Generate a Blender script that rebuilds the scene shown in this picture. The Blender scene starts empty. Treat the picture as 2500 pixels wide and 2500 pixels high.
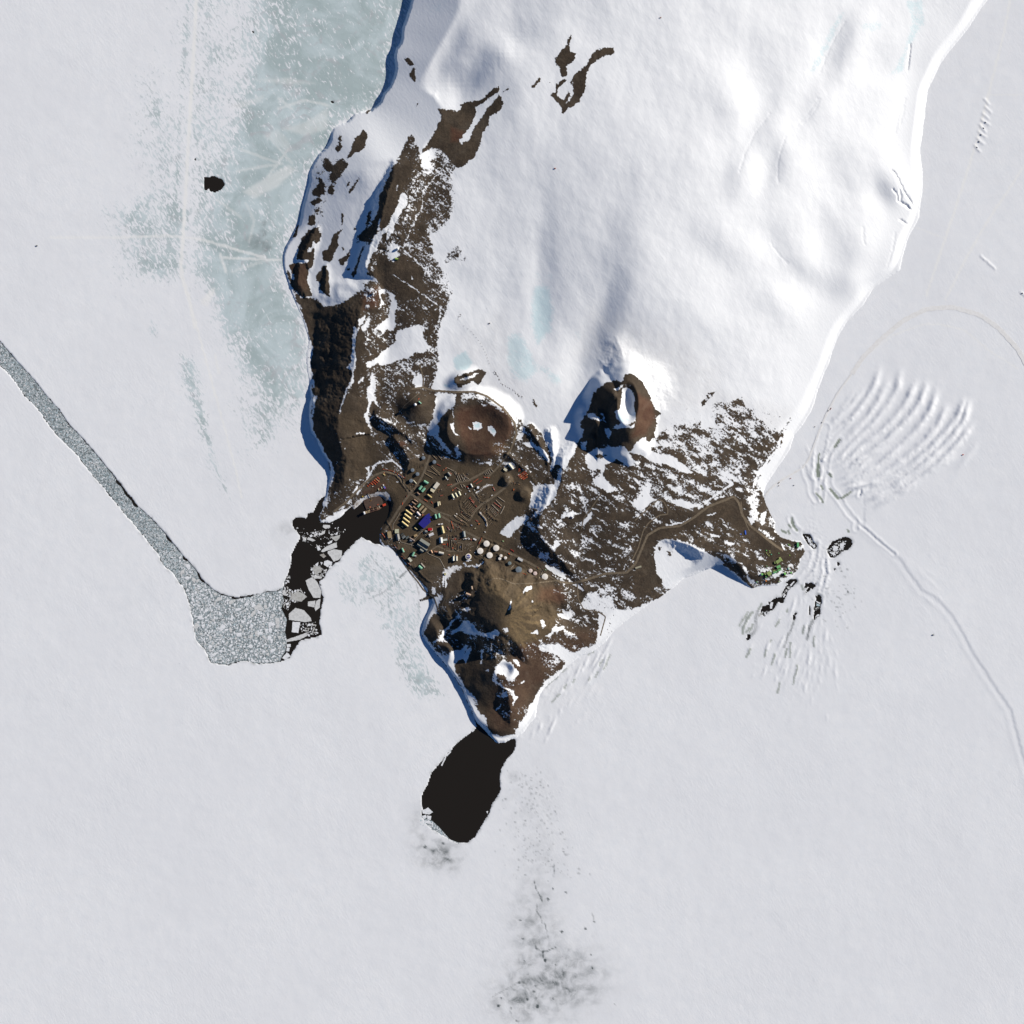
import bpy, bmesh, math, random
import numpy as np
from mathutils import Vector
random.seed(7); rng = np.random.default_rng(11)
scene = bpy.context.scene
COL = scene.collection
M = 2.5                                  # metres to one map unit (the maps below are in map units, x east, y south)
# ------------------------------------------------------------------ camera, sky, sun, exposure
cam_d = bpy.data.cameras.new("camera"); cam = bpy.data.objects.new("camera", cam_d); COL.objects.link(cam)
CAM_H = 100000.0
cam.location = (0, 0, CAM_H); cam.rotation_euler = (0, 0, 0)
cam_d.sensor_width = 36; cam_d.angle = 2*math.atan(1250*M/CAM_H)
cam_d.clip_start = 1000; cam_d.clip_end = 200000
scene.camera = cam
SUN_EL = math.radians(25); SUN_AZ = math.radians(28)       # azimuth from east towards north
world = bpy.data.worlds.new("World"); scene.world = world; world.use_nodes = True
wn = world.node_tree; wn.nodes.clear()
sky = wn.nodes.new("ShaderNodeTexSky"); sky.sky_type = 'NISHITA'; sky.sun_disc = False
sky.sun_elevation = SUN_EL; sky.sun_rotation = math.pi/2-SUN_AZ
sky.air_density = 1.0; sky.dust_density = 0.0; sky.ozone_density = 10.0
bg = wn.nodes.new("ShaderNodeBackground"); bg.inputs['Strength'].default_value = 0.05
wo = wn.nodes.new("ShaderNodeOutputWorld")
wn.links.new(sky.outputs[0], bg.inputs[0]); wn.links.new(bg.outputs[0], wo.inputs[0])
sd_ = bpy.data.lights.new("sun", 'SUN'); sd_.energy = 5.0; sd_.angle = math.radians(0.5); sd_.color = (1.0, 0.946, 0.84)
sun = bpy.data.objects.new("sun", sd_); COL.objects.link(sun)
sdir = Vector((math.cos(SUN_EL)*math.cos(SUN_AZ), math.cos(SUN_EL)*math.sin(SUN_AZ), math.sin(SUN_EL)))
sun.rotation_euler = sdir.to_track_quat('Z', 'Y').to_euler(); sun.location = sdir*20000
vs = scene.view_settings; vs.view_transform = 'Standard'; vs.look = 'None'; vs.exposure = 0.35; vs.gamma = 1.0
# ------------------------------------------------------------------ helpers
def P(x, y): return ((x-1250)*M, (1250-y)*M)
def lin(r, g, b, k=1.0):
    f = lambda c: (c/255/12.92 if c/255 <= .04045 else ((c/255+.055)/1.055)**2.4)*k
    return (min(f(r),.9), min(f(g),.9), min(f(b),.9), 1)
FR = dict(A=(650,0,3.864),B=(650,400,3.864),C=(650,800,3.864),D=(1150,800,3.864),E=(1550,950,3.864),F=(1000,1350,3.864),
 G=(850,1050,3.864),H=(1000,0,2.76),I=(1050,500,2.76),J=(1000,900,6.44),K=(1000,1450,6.44),L=(1100,1250,6.44),N=(1750,1250,7.728),
 V=(650,1150,6.44),U=(400,1350,4.293),S=(900,1750,2.576),X=(1800,900,2.76),Y=(1750,1350,5.52),Q=(1600,0,2.147),Z=(0,750,3.22),
 a=(900,1100,7.728),b=(1100,1100,7.728),c=(900,1250,7.728),d=(965,1210,19.32),e=(1040,1330,19.32),f=(940,1280,19.32),
 g=(1060,1140,19.32),h=(1140,1140,12.075),i=(1080,1240,16.1),j=(1840,1320,13.8),k=(840,1150,12.88),m=(0,0,2.415),o=(0,0,1))
# map sheets: origin and scale of each survey sheet
def sh(s, pts):
    ox, oy, k = FR[s]
    if isinstance(pts, str): pts = [tuple(float(v) for v in q.split(',')) for q in pts.split()]
    return [(ox+x/k, oy+y/k) + tuple(r) for x, y, *r in pts]
_tab = rng.random((256, 256)).astype(np.float32)
_ang = (_tab*2*np.pi); _gx, _gy = np.cos(_ang), np.sin(_ang)
def gnoise(x, y):
    xi = np.floor(x).astype(np.int32); yi = np.floor(y).astype(np.int32)
    fx = (x-xi).astype(np.float32); fy = (y-yi).astype(np.float32)
    u = fx*fx*fx*(fx*(fx*6-15)+10); v = fy*fy*fy*(fy*(fy*6-15)+10)
    def g(i, j, dx, dy):
        a = (xi+i) & 255; b = (yi+j) & 255
        return _gx[b, a]*dx+_gy[b, a]*dy
    n0 = g(0,0,fx,fy)*(1-u)+g(1,0,fx-1,fy)*u
    n1 = g(0,1,fx,fy-1)*(1-u)+g(1,1,fx-1,fy-1)*u
    return (n0*(1-v)+n1*v)*1.4
def fbm(x, y, o=4, s=0.0, r=.5):
    t = 0; a = 1.0; k = 1.0
    for i in range(o):
        t = t+a*gnoise(x*k+17.3*i+s, y*k+9.1*i+s*1.7); a *= r; k *= 2.03
    return t
def sstep(t): t = np.clip(t, 0, 1); return t*t*(3-2*t)
class Grid:
    def __init__(g, xs, ys, warp=0.0):
        g.xs, g.ys = np.asarray(xs, np.float32), np.asarray(ys, np.float32)
        g.X, g.Y = np.meshgrid(g.xs, g.ys)
        g.WX, g.WY = g.X, g.Y; g.w = warp
        if warp:
            g.WX = g.X+warp*(fbm(g.X/14, g.Y/14, 2, 3.3)+.75*fbm(g.X/4.6, g.Y/4.6, 2, 13.3)); g.WY = g.Y+warp*(fbm(g.X/14, g.Y/14, 2, 41.7)+.75*fbm(g.X/4.6, g.Y/4.6, 2, 21.7))
    def box(g, pts, m):
        px = [p[0] for p in pts]; py = [p[1] for p in pts]; m += g.w*1.5
        i0, i1 = np.searchsorted(g.xs, [min(px)-m, max(px)+m]); j0, j1 = np.searchsorted(g.ys, [min(py)-m, max(py)+m])
        return slice(j0, j1), slice(i0, i1)
    def sdf(g, pts, m):                        # signed distance to an outline, inside positive, and the window it covers
        w = g.box(pts, m); X = g.WX[w]; Y = g.WY[w]
        d = np.full(X.shape, 1e9, np.float32); ins = np.zeros(X.shape, bool)
        n = len(pts)
        for a in range(n):
            x0, y0 = pts[a][:2]; x1, y1 = pts[(a+1) % n][:2]
            ex, ey = x1-x0, y1-y0; L = ex*ex+ey*ey+1e-9
            px, py = X-x0, Y-y0
            t = np.clip((px*ex+py*ey)/L, 0, 1)
            qx = px-t*ex; qy = py-t*ey
            np.minimum(d, qx*qx+qy*qy, out=d)
            c = (y0 > Y) != (y1 > Y)
            if ey: ins ^= c & (px < (Y-y0)*ex/ey)
        d = np.sqrt(d); return w, np.where(ins, d, -d)
    def line(g, pts, m):                       # distance to a polyline, its interpolated third value, and the x offset
        w = g.box(pts, m); X = g.WX[w]; Y = g.WY[w]
        d = np.full(X.shape, 1e9, np.float32); hv = np.zeros(X.shape, np.float32); sx = np.zeros(X.shape, np.float32)
        for p, q in zip(pts[:-1], pts[1:]):
            ex, ey = q[0]-p[0], q[1]-p[1]; L = ex*ex+ey*ey+1e-9
            px, py = X-p[0], Y-p[1]; t = np.clip((px*ex+py*ey)/L, 0, 1)
            qx = px-t*ex; qy = py-t*ey; dd = np.sqrt(qx*qx+qy*qy)
            k = dd < d; d = np.where(k, dd, d); sx = np.where(k, qx, sx)
            if len(p) > 2: hv = np.where(k, p[2]+t*(q[2]-p[2]), hv)
        return w, d, hv, sx
    def paint(g, A, s, pts, val, soft=4.0):
        w, sd = g.sdf(sh(s, pts), soft+1)
        m = sstep(.5+sd/(2*soft)); A[w] = A[w]*(1-m)+val*m
    def stroke(g, A, s, pts, val, wid, soft=1.0):
        w, d, _, _ = g.line(sh(s, pts), wid+soft+1)
        m = sstep(1-(d-wid)/soft); A[w] = np.maximum(A[w], val*m) if val > 0 else A[w]*(1-m)
    def dot(g, A, x, y, r, val, rough=.35):
        w = g.box([(x,y)], r*2.2+1); X = g.WX[w]-x; Y = g.WY[w]-y
        m = sstep(1.5-np.sqrt(X*X+Y*Y)/r); A[w] = np.maximum(A[w], val*m)
    def mesh(g, name, Z, mat, attrs, kind='structure'):
        ny, nx = g.X.shape; co = np.empty((ny, nx, 3), np.float32)
        co[..., 0] = (g.X-1250)*M; co[..., 1] = (1250-g.Y)*M; co[..., 2] = Z
        idx = np.arange(nx*ny, dtype=np.int32).reshape(ny, nx)
        q = np.stack([idx[:-1,:-1], idx[1:,:-1], idx[1:,1:], idx[:-1,1:]], -1).reshape(-1, 4)
        me = bpy.data.meshes.new(name); nq = len(q)
        me.vertices.add(nx*ny); me.vertices.foreach_set('co', co.ravel())
        me.loops.add(nq*4); me.loops.foreach_set('vertex_index', q.ravel())
        me.polygons.add(nq); me.polygons.foreach_set('loop_start', np.arange(0, nq*4, 4, dtype=np.int32))
        me.polygons.foreach_set('use_smooth', np.ones(nq, bool)); me.update(calc_edges=True)
        for nm, arr in attrs.items():
            at = me.attributes.new(nm, 'FLOAT', 'POINT'); at.data.foreach_set('value', np.ascontiguousarray(arr, np.float32).ravel())
        me.materials.append(mat)
        o = bpy.data.objects.new(name, me); COL.objects.link(o); o['kind'] = kind
        return o
def smax(a, b, k): h = np.clip(.5+.5*(a-b)/k, 0, 1); return b*(1-h)+a*h+k*h*(1-h)
def smin(a, b, k): return -smax(-a, -b, k)
# ------------------------------------------------------------------ materials
class NT:
    def __init__(s, name):
        s.m = bpy.data.materials.new(name); s.m.use_nodes = True; s.t = s.m.node_tree
        s.b = s.t.nodes['Principled BSDF']
    def n(s, t, **kw):
        x = s.t.nodes.new(t)
        for k, v in kw.items(): setattr(x, k, v)
        return x
    def l(s, a, b): s.t.links.new(a, b)
    def val(s, x, sock):
        if hasattr(x, 'links') or hasattr(x, 'is_output'): s.l(x, sock)
        else: sock.default_value = x
    def math(s, op, a, b=0.0, clamp=False):
        x = s.n('ShaderNodeMath', operation=op); x.use_clamp = clamp
        s.val(a, x.inputs[0]); s.val(b, x.inputs[1]); return x.outputs[0]
    def rng(s, v, a, b, c=0.0, d=1.0):
        x = s.n('ShaderNodeMapRange', interpolation_type='SMOOTHSTEP'); s.l(v, x.inputs[0])
        for i, q in enumerate((a, b, c, d)): x.inputs[1+i].default_value = q
        return x.outputs[0]
    def mix(s, f, a, b):
        x = s.n('ShaderNodeMix', data_type='RGBA'); s.val(f, x.inputs[0]); s.val(a, x.inputs[6]); s.val(b, x.inputs[7]); return x.outputs[2]
    def attr(s, nm): return s.n('ShaderNodeAttribute', attribute_name=nm).outputs['Fac']
    def pos(s, rot=0.0, sc=(1,1,1)):
        c = s.n('ShaderNodeTexCoord').outputs['Object']
        mp = s.n('ShaderNodeMapping', vector_type='TEXTURE'); s.l(c, mp.inputs[0]); mp.inputs['Rotation'].default_value = (0,0,rot); mp.inputs['Scale'].default_value = tuple(1/q for q in sc)
        return mp.outputs[0]
    def noise(s, p, scale, detail=4, rough=.55, dist=0.0):
        x = s.n('ShaderNodeTexNoise'); s.l(p, x.inputs['Vector'])
        x.inputs['Scale'].default_value = scale; x.inputs['Detail'].default_value = detail; x.inputs['Roughness'].default_value = rough; x.inputs['Distortion'].default_value = dist
        return x.outputs['Fac']
    def bump(s, h, strength, dist):
        x = s.n('ShaderNodeBump'); s.l(h, x.inputs['Height']); s.val(strength, x.inputs['Strength']); x.inputs['Distance'].default_value = dist
        s.l(x.outputs[0], s.b.inputs['Normal'])
def c4(r, g, b): return (r, g, b, 1)
def land_mat():
    t = NT('rock_and_snow'); p = t.pos()
    cov = t.attr('cov'); tan = t.attr('tan'); red = t.attr('red'); blue = t.attr('blue'); dirty = t.attr('dirty')
    n1 = t.noise(p, .085, 5, .62, .4); n2 = t.noise(t.pos(math.radians(52), (1,.35,1)), .05, 4, .6, .6); n3 = t.noise(p, .012, 3)
    nn = t.math('ADD', t.math('MULTIPLY', n1, .62), t.math('ADD', t.math('MULTIPLY', n2, .5), t.math('MULTIPLY', n3, .12)))
    dev = t.math('MULTIPLY', t.math('SUBTRACT', nn, .62), 1.9)
    rock = t.rng(t.math('ADD', cov, dev), .42, .58)
    v = t.noise(p, .03, 6, .7); v2 = t.noise(p, .2, 3, .6)
    base = t.mix(t.rng(v, .3, .7), c4(.042,.031,.021), c4(.082,.058,.038))
    base = t.mix(t.math('MULTIPLY', t.rng(v2, .4, .75), .55), base, c4(.125,.094,.064))
    base = t.mix(t.math('MULTIPLY', t.rng(v2, .45, .25), .5), base, c4(.024,.018,.014))
    base = t.mix(t.math('MULTIPLY', t.rng(t.noise(p, .004, 5, .6, .8), .38, .62), .55), base, c4(.030,.022,.016))
    base = t.mix(t.math('MULTIPLY', t.rng(t.noise(p, .007, 5, .6, 1.5), .5, .7), .35), base, c4(.125,.10,.075))
    rs = t.noise(t.pos(0,(1,1,1)), .06, 5, .7, 1.5)
    tc = t.mix(t.rng(rs, .3, .7), c4(.13,.095,.052), c4(.25,.17,.085))
    base = t.mix(tan, base, tc)
    base = t.mix(red, base, t.mix(t.rng(v, .3, .7), c4(.105,.034,.020), c4(.135,.06,.033)))
    sn = t.mix(t.math('MULTIPLY', t.rng(t.noise(p,.03,5,.7), .45, .75), .25), c4(.83,.835,.85), c4(.76,.775,.80))
    sn = t.mix(t.math('MULTIPLY', blue, t.rng(t.math('ADD', t.math('MULTIPLY', blue, .5), t.math('SUBTRACT', nn, .5)), .28, .5)), sn, c4(.60,.745,.775))
    dn = t.noise(t.pos(math.radians(35), (1,.3,1)), .06, 5, .7)
    sn = t.mix(t.math('MULTIPLY', dirty, t.rng(dn, .22, .62)), sn, c4(.27,.225,.19))
    t.l(t.mix(rock, sn, base), t.b.inputs['Base Color'])
    t.b.inputs['Roughness'].default_value = .85; t.b.inputs['Specular IOR Level'].default_value = .2
    sast = t.noise(t.pos(math.radians(32), (1,.3,1)), .07, 5, .6, .5)
    hh = t.math('ADD', t.math('MULTIPLY', sast, t.math('SUBTRACT', 1.0, rock)), t.math('MULTIPLY', t.math('MULTIPLY', n1, rock), 2.2))
    hh = t.math('ADD', hh, t.math('MULTIPLY', rock, .25))
    t.bump(hh, 1.0, 1.0)
    return t.m
def ice_mat():
    t = NT('snow_covered_sea_ice'); p = t.pos()
    bare = t.attr('bare'); dark = t.attr('dark'); track = t.attr('track'); pool = t.attr('pool')
    st = t.noise(t.pos(math.radians(32), (1,.36,1)), .07, 5, .62, .6); n1 = t.noise(p, .018, 5, .6)
    f = t.noise(p, .11, 4, .65)
    sn = t.mix(t.rng(n1, .3, .75), c4(.80,.80,.815), c4(.765,.775,.80))
    sn = t.mix(t.math('MULTIPLY', t.rng(f, .42, .7), .2), sn, c4(.66,.69,.73))
    sn = t.mix(t.math('MULTIPLY', t.rng(t.noise(p, .0014, 4, .55, .6), .35, .65), .5), sn, c4(.735,.74,.765))
    sn = t.mix(t.math('MULTIPLY', t.rng(t.noise(p, .005, 5, .65, 1.0), .5, .75), .35), sn, c4(.70,.71,.735))
    bm = t.rng(t.math('ADD', bare, t.math('MULTIPLY', t.math('SUBTRACT', st, .5), 2.2)), .36, .66)
    pat = t.noise(p, .0035, 4, .6, 1.2)
    bc = t.mix(t.rng(pat, .35, .65), c4(.37,.445,.45), c4(.53,.61,.63))
    bc = t.mix(t.math('MULTIPLY', t.rng(t.noise(p,.0065,3,.6,2.0), .55, .7), .5), bc, c4(.43,.42,.44))
    col = t.mix(t.math('MULTIPLY', bm, t.rng(bare, .15, .75, .45, 1.0)), sn, bc)
    col = t.mix(pool, col, c4(.20,.235,.185))
    dk = t.math('MULTIPLY', t.math('MULTIPLY', dark, 1.3), t.rng(t.noise(p,.016,6,.7,.6), .3, .66, .3, 1.1), True)
    col = t.mix(dk, col, c4(.095,.112,.115))
    col = t.mix(track, col, c4(.82,.81,.79))
    t.l(col, t.b.inputs['Base Color'])
    t.b.inputs['Roughness'].default_value = .8; t.b.inputs['Specular IOR Level'].default_value = .2
    t.bump(t.math('MULTIPLY', t.math('ADD', t.math('MULTIPLY', st, 1.0), t.math('MULTIPLY', f, .3)), t.rng(t.noise(p, .0022, 4, .6), .3, .7, .35, 1.3)), .8, .85)
    return t.m
def water_mat():
    t = NT('open_sea_water'); p = t.pos()
    t.b.inputs['Base Color'].default_value = c4(.017,.014,.011); t.b.inputs['Roughness'].default_value = .25
    t.b.inputs['Specular IOR Level'].default_value = .25
    t.bump(t.noise(p, .12, 3), .15, .6); return t.m
def brash_mat():
    t = NT('brash_ice_slush'); p = t.pos()
    a = t.noise(p, .07, 3, .7); v = t.n('ShaderNodeTexVoronoi'); t.l(p, v.inputs['Vector']); v.inputs['Scale'].default_value = .14
    w = t.noise(p, .004, 3, .6)
    c = t.mix(t.rng(a, .35, .62), c4(.13,.165,.175), c4(.36,.42,.445))
    c = t.mix(t.math('MULTIPLY', t.rng(v.outputs['Color'], .55, .6), t.rng(w, .35, .7, .25, .9)), c, c4(.62,.66,.68))
    c = t.mix(t.math('MULTIPLY', t.rng(v.outputs['Distance'], .5, .75), .6), c, c4(.045,.05,.05))
    t.l(c, t.b.inputs['Base Color']); t.b.inputs['Roughness'].default_value = .8; return t.m
_mc = {}
def paint(r, g, b, k=1.15, rough=.6, name=None, wear=.12):        # painted or weathered surface with a little procedural wear
    key = (r, g, b, rough, wear)
    if key in _mc: return _mc[key]
    t = NT(name or 'painted_surface_%d_%d_%d' % (r, g, b)); c = lin(r, g, b, k)
    n = t.noise(t.pos(), .35, 4, .6); d = tuple(x*(1-2.2*wear) for x in c[:3])+(1,)
    t.l(t.mix(t.rng(n, .35, .75), c, d), t.b.inputs['Base Color']); t.b.inputs['Roughness'].default_value = rough
    _mc[key] = t.m; return t.m
# ------------------------------------------------------------------ the land: outline, relief, rock and snow cover
def grow(a, b, st, lo, hi, k=1.35):
    xs = list(np.arange(a, b+.01, st)); s = st
    while xs[-1] < hi: s *= k; xs.append(xs[-1]+s)
    s = st; L = []
    x = a
    while x > lo: s *= k; x -= s; L.append(x)
    return np.array(L[::-1]+xs, np.float32)
COAST = sh('o', """1060,-800 1030,-300 1010,-60 1003,0 999,21 992,39 983,67 981,91 977,104 966,116 961,135 964,168 961,186 953,207 937,228 929,248 905,268 880,272 865,277 847,298 829,305 816,311 808,323 805,342
795,360 779,375 764,399 754,419 755,445 746,474 738,500 730,548 720,560 712,579 699,597 691,623 691,648 693,664 702,685 710,711 720,739 738,775 746,806 754,827 750,855 747,867 748,896 756,945 760,971 755,986 753,1025
760,1054 774,1074 787,1105 803,1131 808,1157 800,1183 795,1211 787,1230 791,1237 779,1261 782,1276 805,1276 831,1261 847,1245 860,1237 865,1244 878,1232 889,1222 905,1217 925,1211 935,1214 942,1222 950,1218 955,1228 954,1243
950,1259 940,1277 931,1290 928,1300 926,1310 928,1320 936,1332 950,1335 962,1346 972,1360 979,1370 991,1383 1001,1400 1010,1405 1023,1418 1033,1429 1042,1441 1044,1452 1031,1460 1023,1463 1026,1468 1053,1461 1057,1470 1051,1484
1034,1517 1028,1543 1039,1566 1053,1582 1068,1599 1087,1624 1102,1641 1115,1662 1130,1686 1143,1717 1152,1737 1166,1764 1194,1795 1212,1813 1233,1813 1248,1805 1259,1803 1279,1787 1292,1769 1308,1754 1311,1725 1318,1699
1331,1679 1362,1653 1383,1629 1414,1604 1445,1593 1461,1580 1481,1565 1500,1540 1540,1507 1570,1487 1615,1455 1650,1432 1674,1410 1700,1402 1741,1385 1750,1378 1765,1380 1796,1405 1824,1431 1835,1438 1860,1431 1899,1429
1912,1421 1933,1413 1949,1390 1956,1364 1967,1346 1961,1330 1954,1320 1930,1317 1907,1312 1892,1297 1892,1284 1894,1276 1881,1255 1868,1224 1863,1204 1871,1183 1899,1141 1930,1095 1938,1063 1959,1038 1981,1005 1996,954
2014,907 2024,885 2047,820 2070,782 2108,745 2131,703 2196,661 2215,587 2243,531 2254,456 2247,363 2257,289 2264,224 2294,158 2327,116 2369,61 2410,0 2470,-100 2600,-400 2750,-800""")
LG = Grid(grow(660, 2440, 2.0, 600, 2900), grow(-30, 1826, 2.0, -900, 1850), warp=2.2)
_k = (LG.WX, LG.WY); LG.WX = LG.X+1.8*fbm(LG.X/42, LG.Y/42, 1, 3.3); LG.WY = LG.Y+1.8*fbm(LG.X/42, LG.Y/42, 1, 41.7)
w_, CS = LG.sdf(COAST, 4000); LG.WX, LG.WY = _k
CSb = np.clip(CS, -60, 200)
for _ in range(3):
    for ax in (0, 1):
        c_ = np.cumsum(np.concatenate([np.take(CSb, [0]*10, ax), CSb, np.take(CSb, [-1]*11, ax)], ax).astype(np.float64), axis=ax)
        n_ = CSb.shape[ax]; CSb = ((np.take(c_, range(20, 20+n_), ax)-np.take(c_, range(0, n_), ax))/20).astype(np.float32)
CSJ = CS+1.3*fbm(LG.X/5, LG.Y/5, 2, 19.)*(np.abs(CS) < 30)
LG.cs = CS
def rbf(pts, X, Y):
    p = np.array(pts, float); n = len(p); x = p[:, :2]/1000
    d = np.hypot(x[:, None, 0]-x[None, :, 0], x[:, None, 1]-x[None, :, 1])
    A = np.zeros((n+3, n+3)); A[:n, :n] = d+np.eye(n)*.004; A[:n, n] = 1; A[:n, n+1:] = x; A[n, :n] = 1; A[n+1:, :n] = x.T
    c = np.linalg.solve(A, np.r_[p[:, 2], 0, 0, 0])
    xs = LG.xs[::6]; ys = LG.ys[::6]
    if xs[-1] < LG.xs[-1]: xs = np.r_[xs, LG.xs[-1]]
    if ys[-1] < LG.ys[-1]: ys = np.r_[ys, LG.ys[-1]]
    gx, gy = np.meshgrid(xs/1000, ys/1000); Z = c[n]+c[n+1]*gx+c[n+2]*gy
    for k in range(n): Z = Z+c[k]*np.hypot(gx-x[k, 0], gy-x[k, 1])
    for _ in range(4):
        Q = np.pad(Z, 1, 'edge'); Z = (Q[:-2,1:-1]+Q[2:,1:-1]+Q[1:-1,:-2]+Q[1:-1,2:]+2*Z)/6
    def interp(arr, q0, q1, ax):
        i = np.clip(np.searchsorted(q0, q1, 'right')-1, 0, len(q0)-2); t = ((q1-q0[i])/(q0[i+1]-q0[i]))
        a = np.take(arr, i, ax); b = np.take(arr, i+1, ax)
        t = t[:, None] if ax == 0 else t[None, :]
        return a*(1-t)+b*t
    Z = interp(interp(Z, xs, LG.xs, 1), ys, LG.ys, 0)
    return Z.astype(np.float32)
CT = [(1010,-800,60),(2700,-800,40),(1800,-800,120),(1010,-60,34),(1030,60,34),(1020,150,30),(995,205,26),(1110,0,54),(1065,40,50),(1250,-40,66),(1250,100,70),(1500,-50,92),(1500,150,96),(1800,-50,88),(1800,150,88),(2050,0,58),(2200,-50,40),(2180,120,34),
 (1005,255,42),(960,250,30),(920,330,56),(870,360,44),(1000,300,62),(1080,270,64),(1112,212,46),(1175,185,70),(1235,130,84),(1110,120,46),(1170,90,62),(1250,300,86),(1400,130,94),(1500,400,98),(1700,400,94),(1900,350,66),(2100,350,38),(2200,350,15),(2225,480,8),(2170,640,9),(2090,720,8),(2030,830,7),(1985,930,7),(2270,180,10),(2330,60,12),(2050,550,34),(1900,600,52),(1700,650,76),(1500,650,82),(1300,600,66),
 (1200,450,74),(1120,450,72),(1070,400,68),(1020,470,66),(985,560,62),(950,650,56),(890,430,58),(830,520,37),(780,450,19),(745,600,10),(800,640,22),(860,670,26),(760,690,9),(1050,600,60),(1120,700,50),(1250,750,48),(1330,850,46),
 (1420,800,54),(1500,830,60),(1650,800,66),(1800,800,50),(1950,800,24),(1900,950,20),(1750,950,38),(1650,960,46),(800,760,6),(800,900,5),(790,1000,5),(980,760,46),(1000,850,42),(1080,880,40),(930,900,36),(920,1000,30),(900,1100,20),(950,1170,11),(1050,1200,14),
 (1100,1160,20),(1200,1150,24),(1150,1250,17),(1050,1300,9),(980,1320,5),(1250,1250,24),(1200,1330,14),(1300,1400,18),(1100,1400,8),(1000,1390,3),(1350,1100,34),(1380,1200,36),(1330,1010,40),(1480,1200,44),(1600,1180,38),(1520,1330,30),
 (1450,1420,20),(1600,1250,33),(1700,1100,32),(1800,1150,22),(1700,1250,28),(1800,1300,20),(1900,1380,9),(1850,1400,14),(1840,1230,14),(1760,1360,22),(1640,1410,10),(1700,1360,12),(1380,1480,16),(1430,1560,9),(1300,1600,30),(1250,1650,30),
 (1200,1600,20),(1150,1550,9),(1100,1500,12),(1060,1540,9),(1220,1750,16),(1290,1700,14),(1180,1680,8),(1120,1590,10),(1240,1560,34)]
Hh = rbf(CT, LG.X, LG.Y)
def ridge(s, pts, sw, se, k=4.0, blend=6.0):           # crest line with its own west and east slopes
    global Hh
    w, d, hv, sx = LG.line(sh(s, pts), 260)
    e = np.clip(.5+sx/(2*blend+.9*d), 0, 1)
    n = fbm(LG.X[w]/34, LG.Y[w]/34, 2, 5.5)
    Hh[w] = smax(Hh[w], hv-d*(sw*(1-e)+se*e)*(1+.15*n)-.0013*d*d+.3*n, k)
def cone(x, y, top, slope, flat=4, k=4.0, ex=1.0, ew=None):
    global Hh
    w = LG.box([(x, y)], 260); X = LG.X[w]-x; Y = (LG.Y[w]-y)*ex
    n = fbm(LG.X[w]/34, LG.Y[w]/34, 2, 8.8)
    d = np.maximum(np.hypot(X, Y)*(1+.06*n)-flat, 0); sl = slope if ew is None else np.where(X < 0, slope, ew)
    Hh[w] = smax(Hh[w], top-d*sl, k)
def crater(x, y, rx, ry, rim, floor, sw, se, rot=0, south=0):
    global Hh
    w = LG.box([(x, y)], 280); X = LG.X[w]-x; Y = LG.Y[w]-y
    c, s = math.cos(rot), math.sin(rot); U = X*c+Y*s; V = -X*s+Y*c
    n = fbm(LG.X[w]/40, LG.Y[w]/40, 2, 2.2)
    q = np.hypot(U/rx, V/ry)*(1+.05*n); R = (rx+ry)/2
    rim = rim-south*sstep((Y+.25*X)/ry)
    dout = np.maximum(q-1, 0)*R; sl = sw+(se-sw)*np.clip(.5+X/(2*rx), 0, 1)
    out = rim-dout*sl+.5*n*np.exp(-dout/30)
    inn = floor+(rim-floor)*sstep((q-.25)/.75)
    Hh[w] = np.where(q > 1, smax(Hh[w], out, 4), np.maximum(inn, np.minimum(Hh[w], inn)))
ridge('o', [(1012,318,66),(1000,345,74),(985,385,82),(968,425,83),(948,470,81),(936,520,79),(926,555,73),(905,600,60),(893,650,52)], .72, .06)
ridge('o', [(902,700,44),(880,760,52),(872,830,52),(866,900,50),(850,960,46),(828,1015,44),(822,1075,38),(846,1120,26),(838,1180,16),(815,1240,8)], .35, .10)
ridge('H', [(190,735,40),(260,800,58),(350,850,66),(470,760,70),(600,630,72)], .5, .1)
ridge('H', [(640,650,74),(560,790,70),(480,960,66),(380,1100,62)], .4, .12)
ridge('H', [(1075,250,72),(1060,380,82),(1030,470,80),(1040,560,76),(1010,720,70)], .75, .3)
ridge('H', [(1370,350,88),(1230,400,88),(1150,500,86),(1120,640,80),(1040,770,72)], .6, .2)
for q in ([(480,610,23),(420,720,23),(340,880,18)], [(690,640,27),(640,760,25),(560,920,18)], [(790,820,30),(730,950,22)], [(920,800,38),(840,1030,24)], [(570,960,22),(560,1200,18)], [(320,950,14),(300,1130,12)]): ridge('B', q, .7, .10, 2.0, 3.0)
for q in ([(940,1240,22),(930,1400,23),(800,1480,20)], [(700,1280,14),(690,1430,13)], [(700,1500,18),(600,1650,15)], [(510,1700,13),(480,1850,12)], [(870,1680,27),(800,1830,24)], [(1340,550,34),(1400,640,35),(1400,770,34)]): ridge('A', q, .7, .10, 2.0, 3.0)
ridge('o', [(955,165,30),(985,215,34),(1010,250,40)], .3, .12)
cone(1017, 988, 52, .42, 6); cone(911, 715, 52, .45, 8); cone(905, 745, 52, .35, 10)
crater(1167, 1042, 76, 68, 55, 42, .58, .50, 0, 17)
crater(1128, 925, 18, 11, 50, 46, .6, .45, -.4)
crater(1532, 985, 27, 55, 100, 84, .78, .74, 0)
cone(1536, 936, 98, .9, 3, 4, 1, .85); ridge('o', [(1537,925,82),(1524,885,70),(1508,835,64)], .26, .2, 9, 6); cone(1500, 965, 104, .8, 3, 3); cone(1458, 1030, 78, .72, 4, 3, 1, .4)
cone(1425, 1010, 56, .7, 3); cone(1448, 1072, 62, .65, 3)
ridge('o', [(1292,1045,44),(1315,1080,42),(1338,1120,38),(1340,1165,30)], .6, .5); ridge('o', [(1345,1055,46),(1352,1110,42),(1352,1150,36)], .55, .5)
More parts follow.
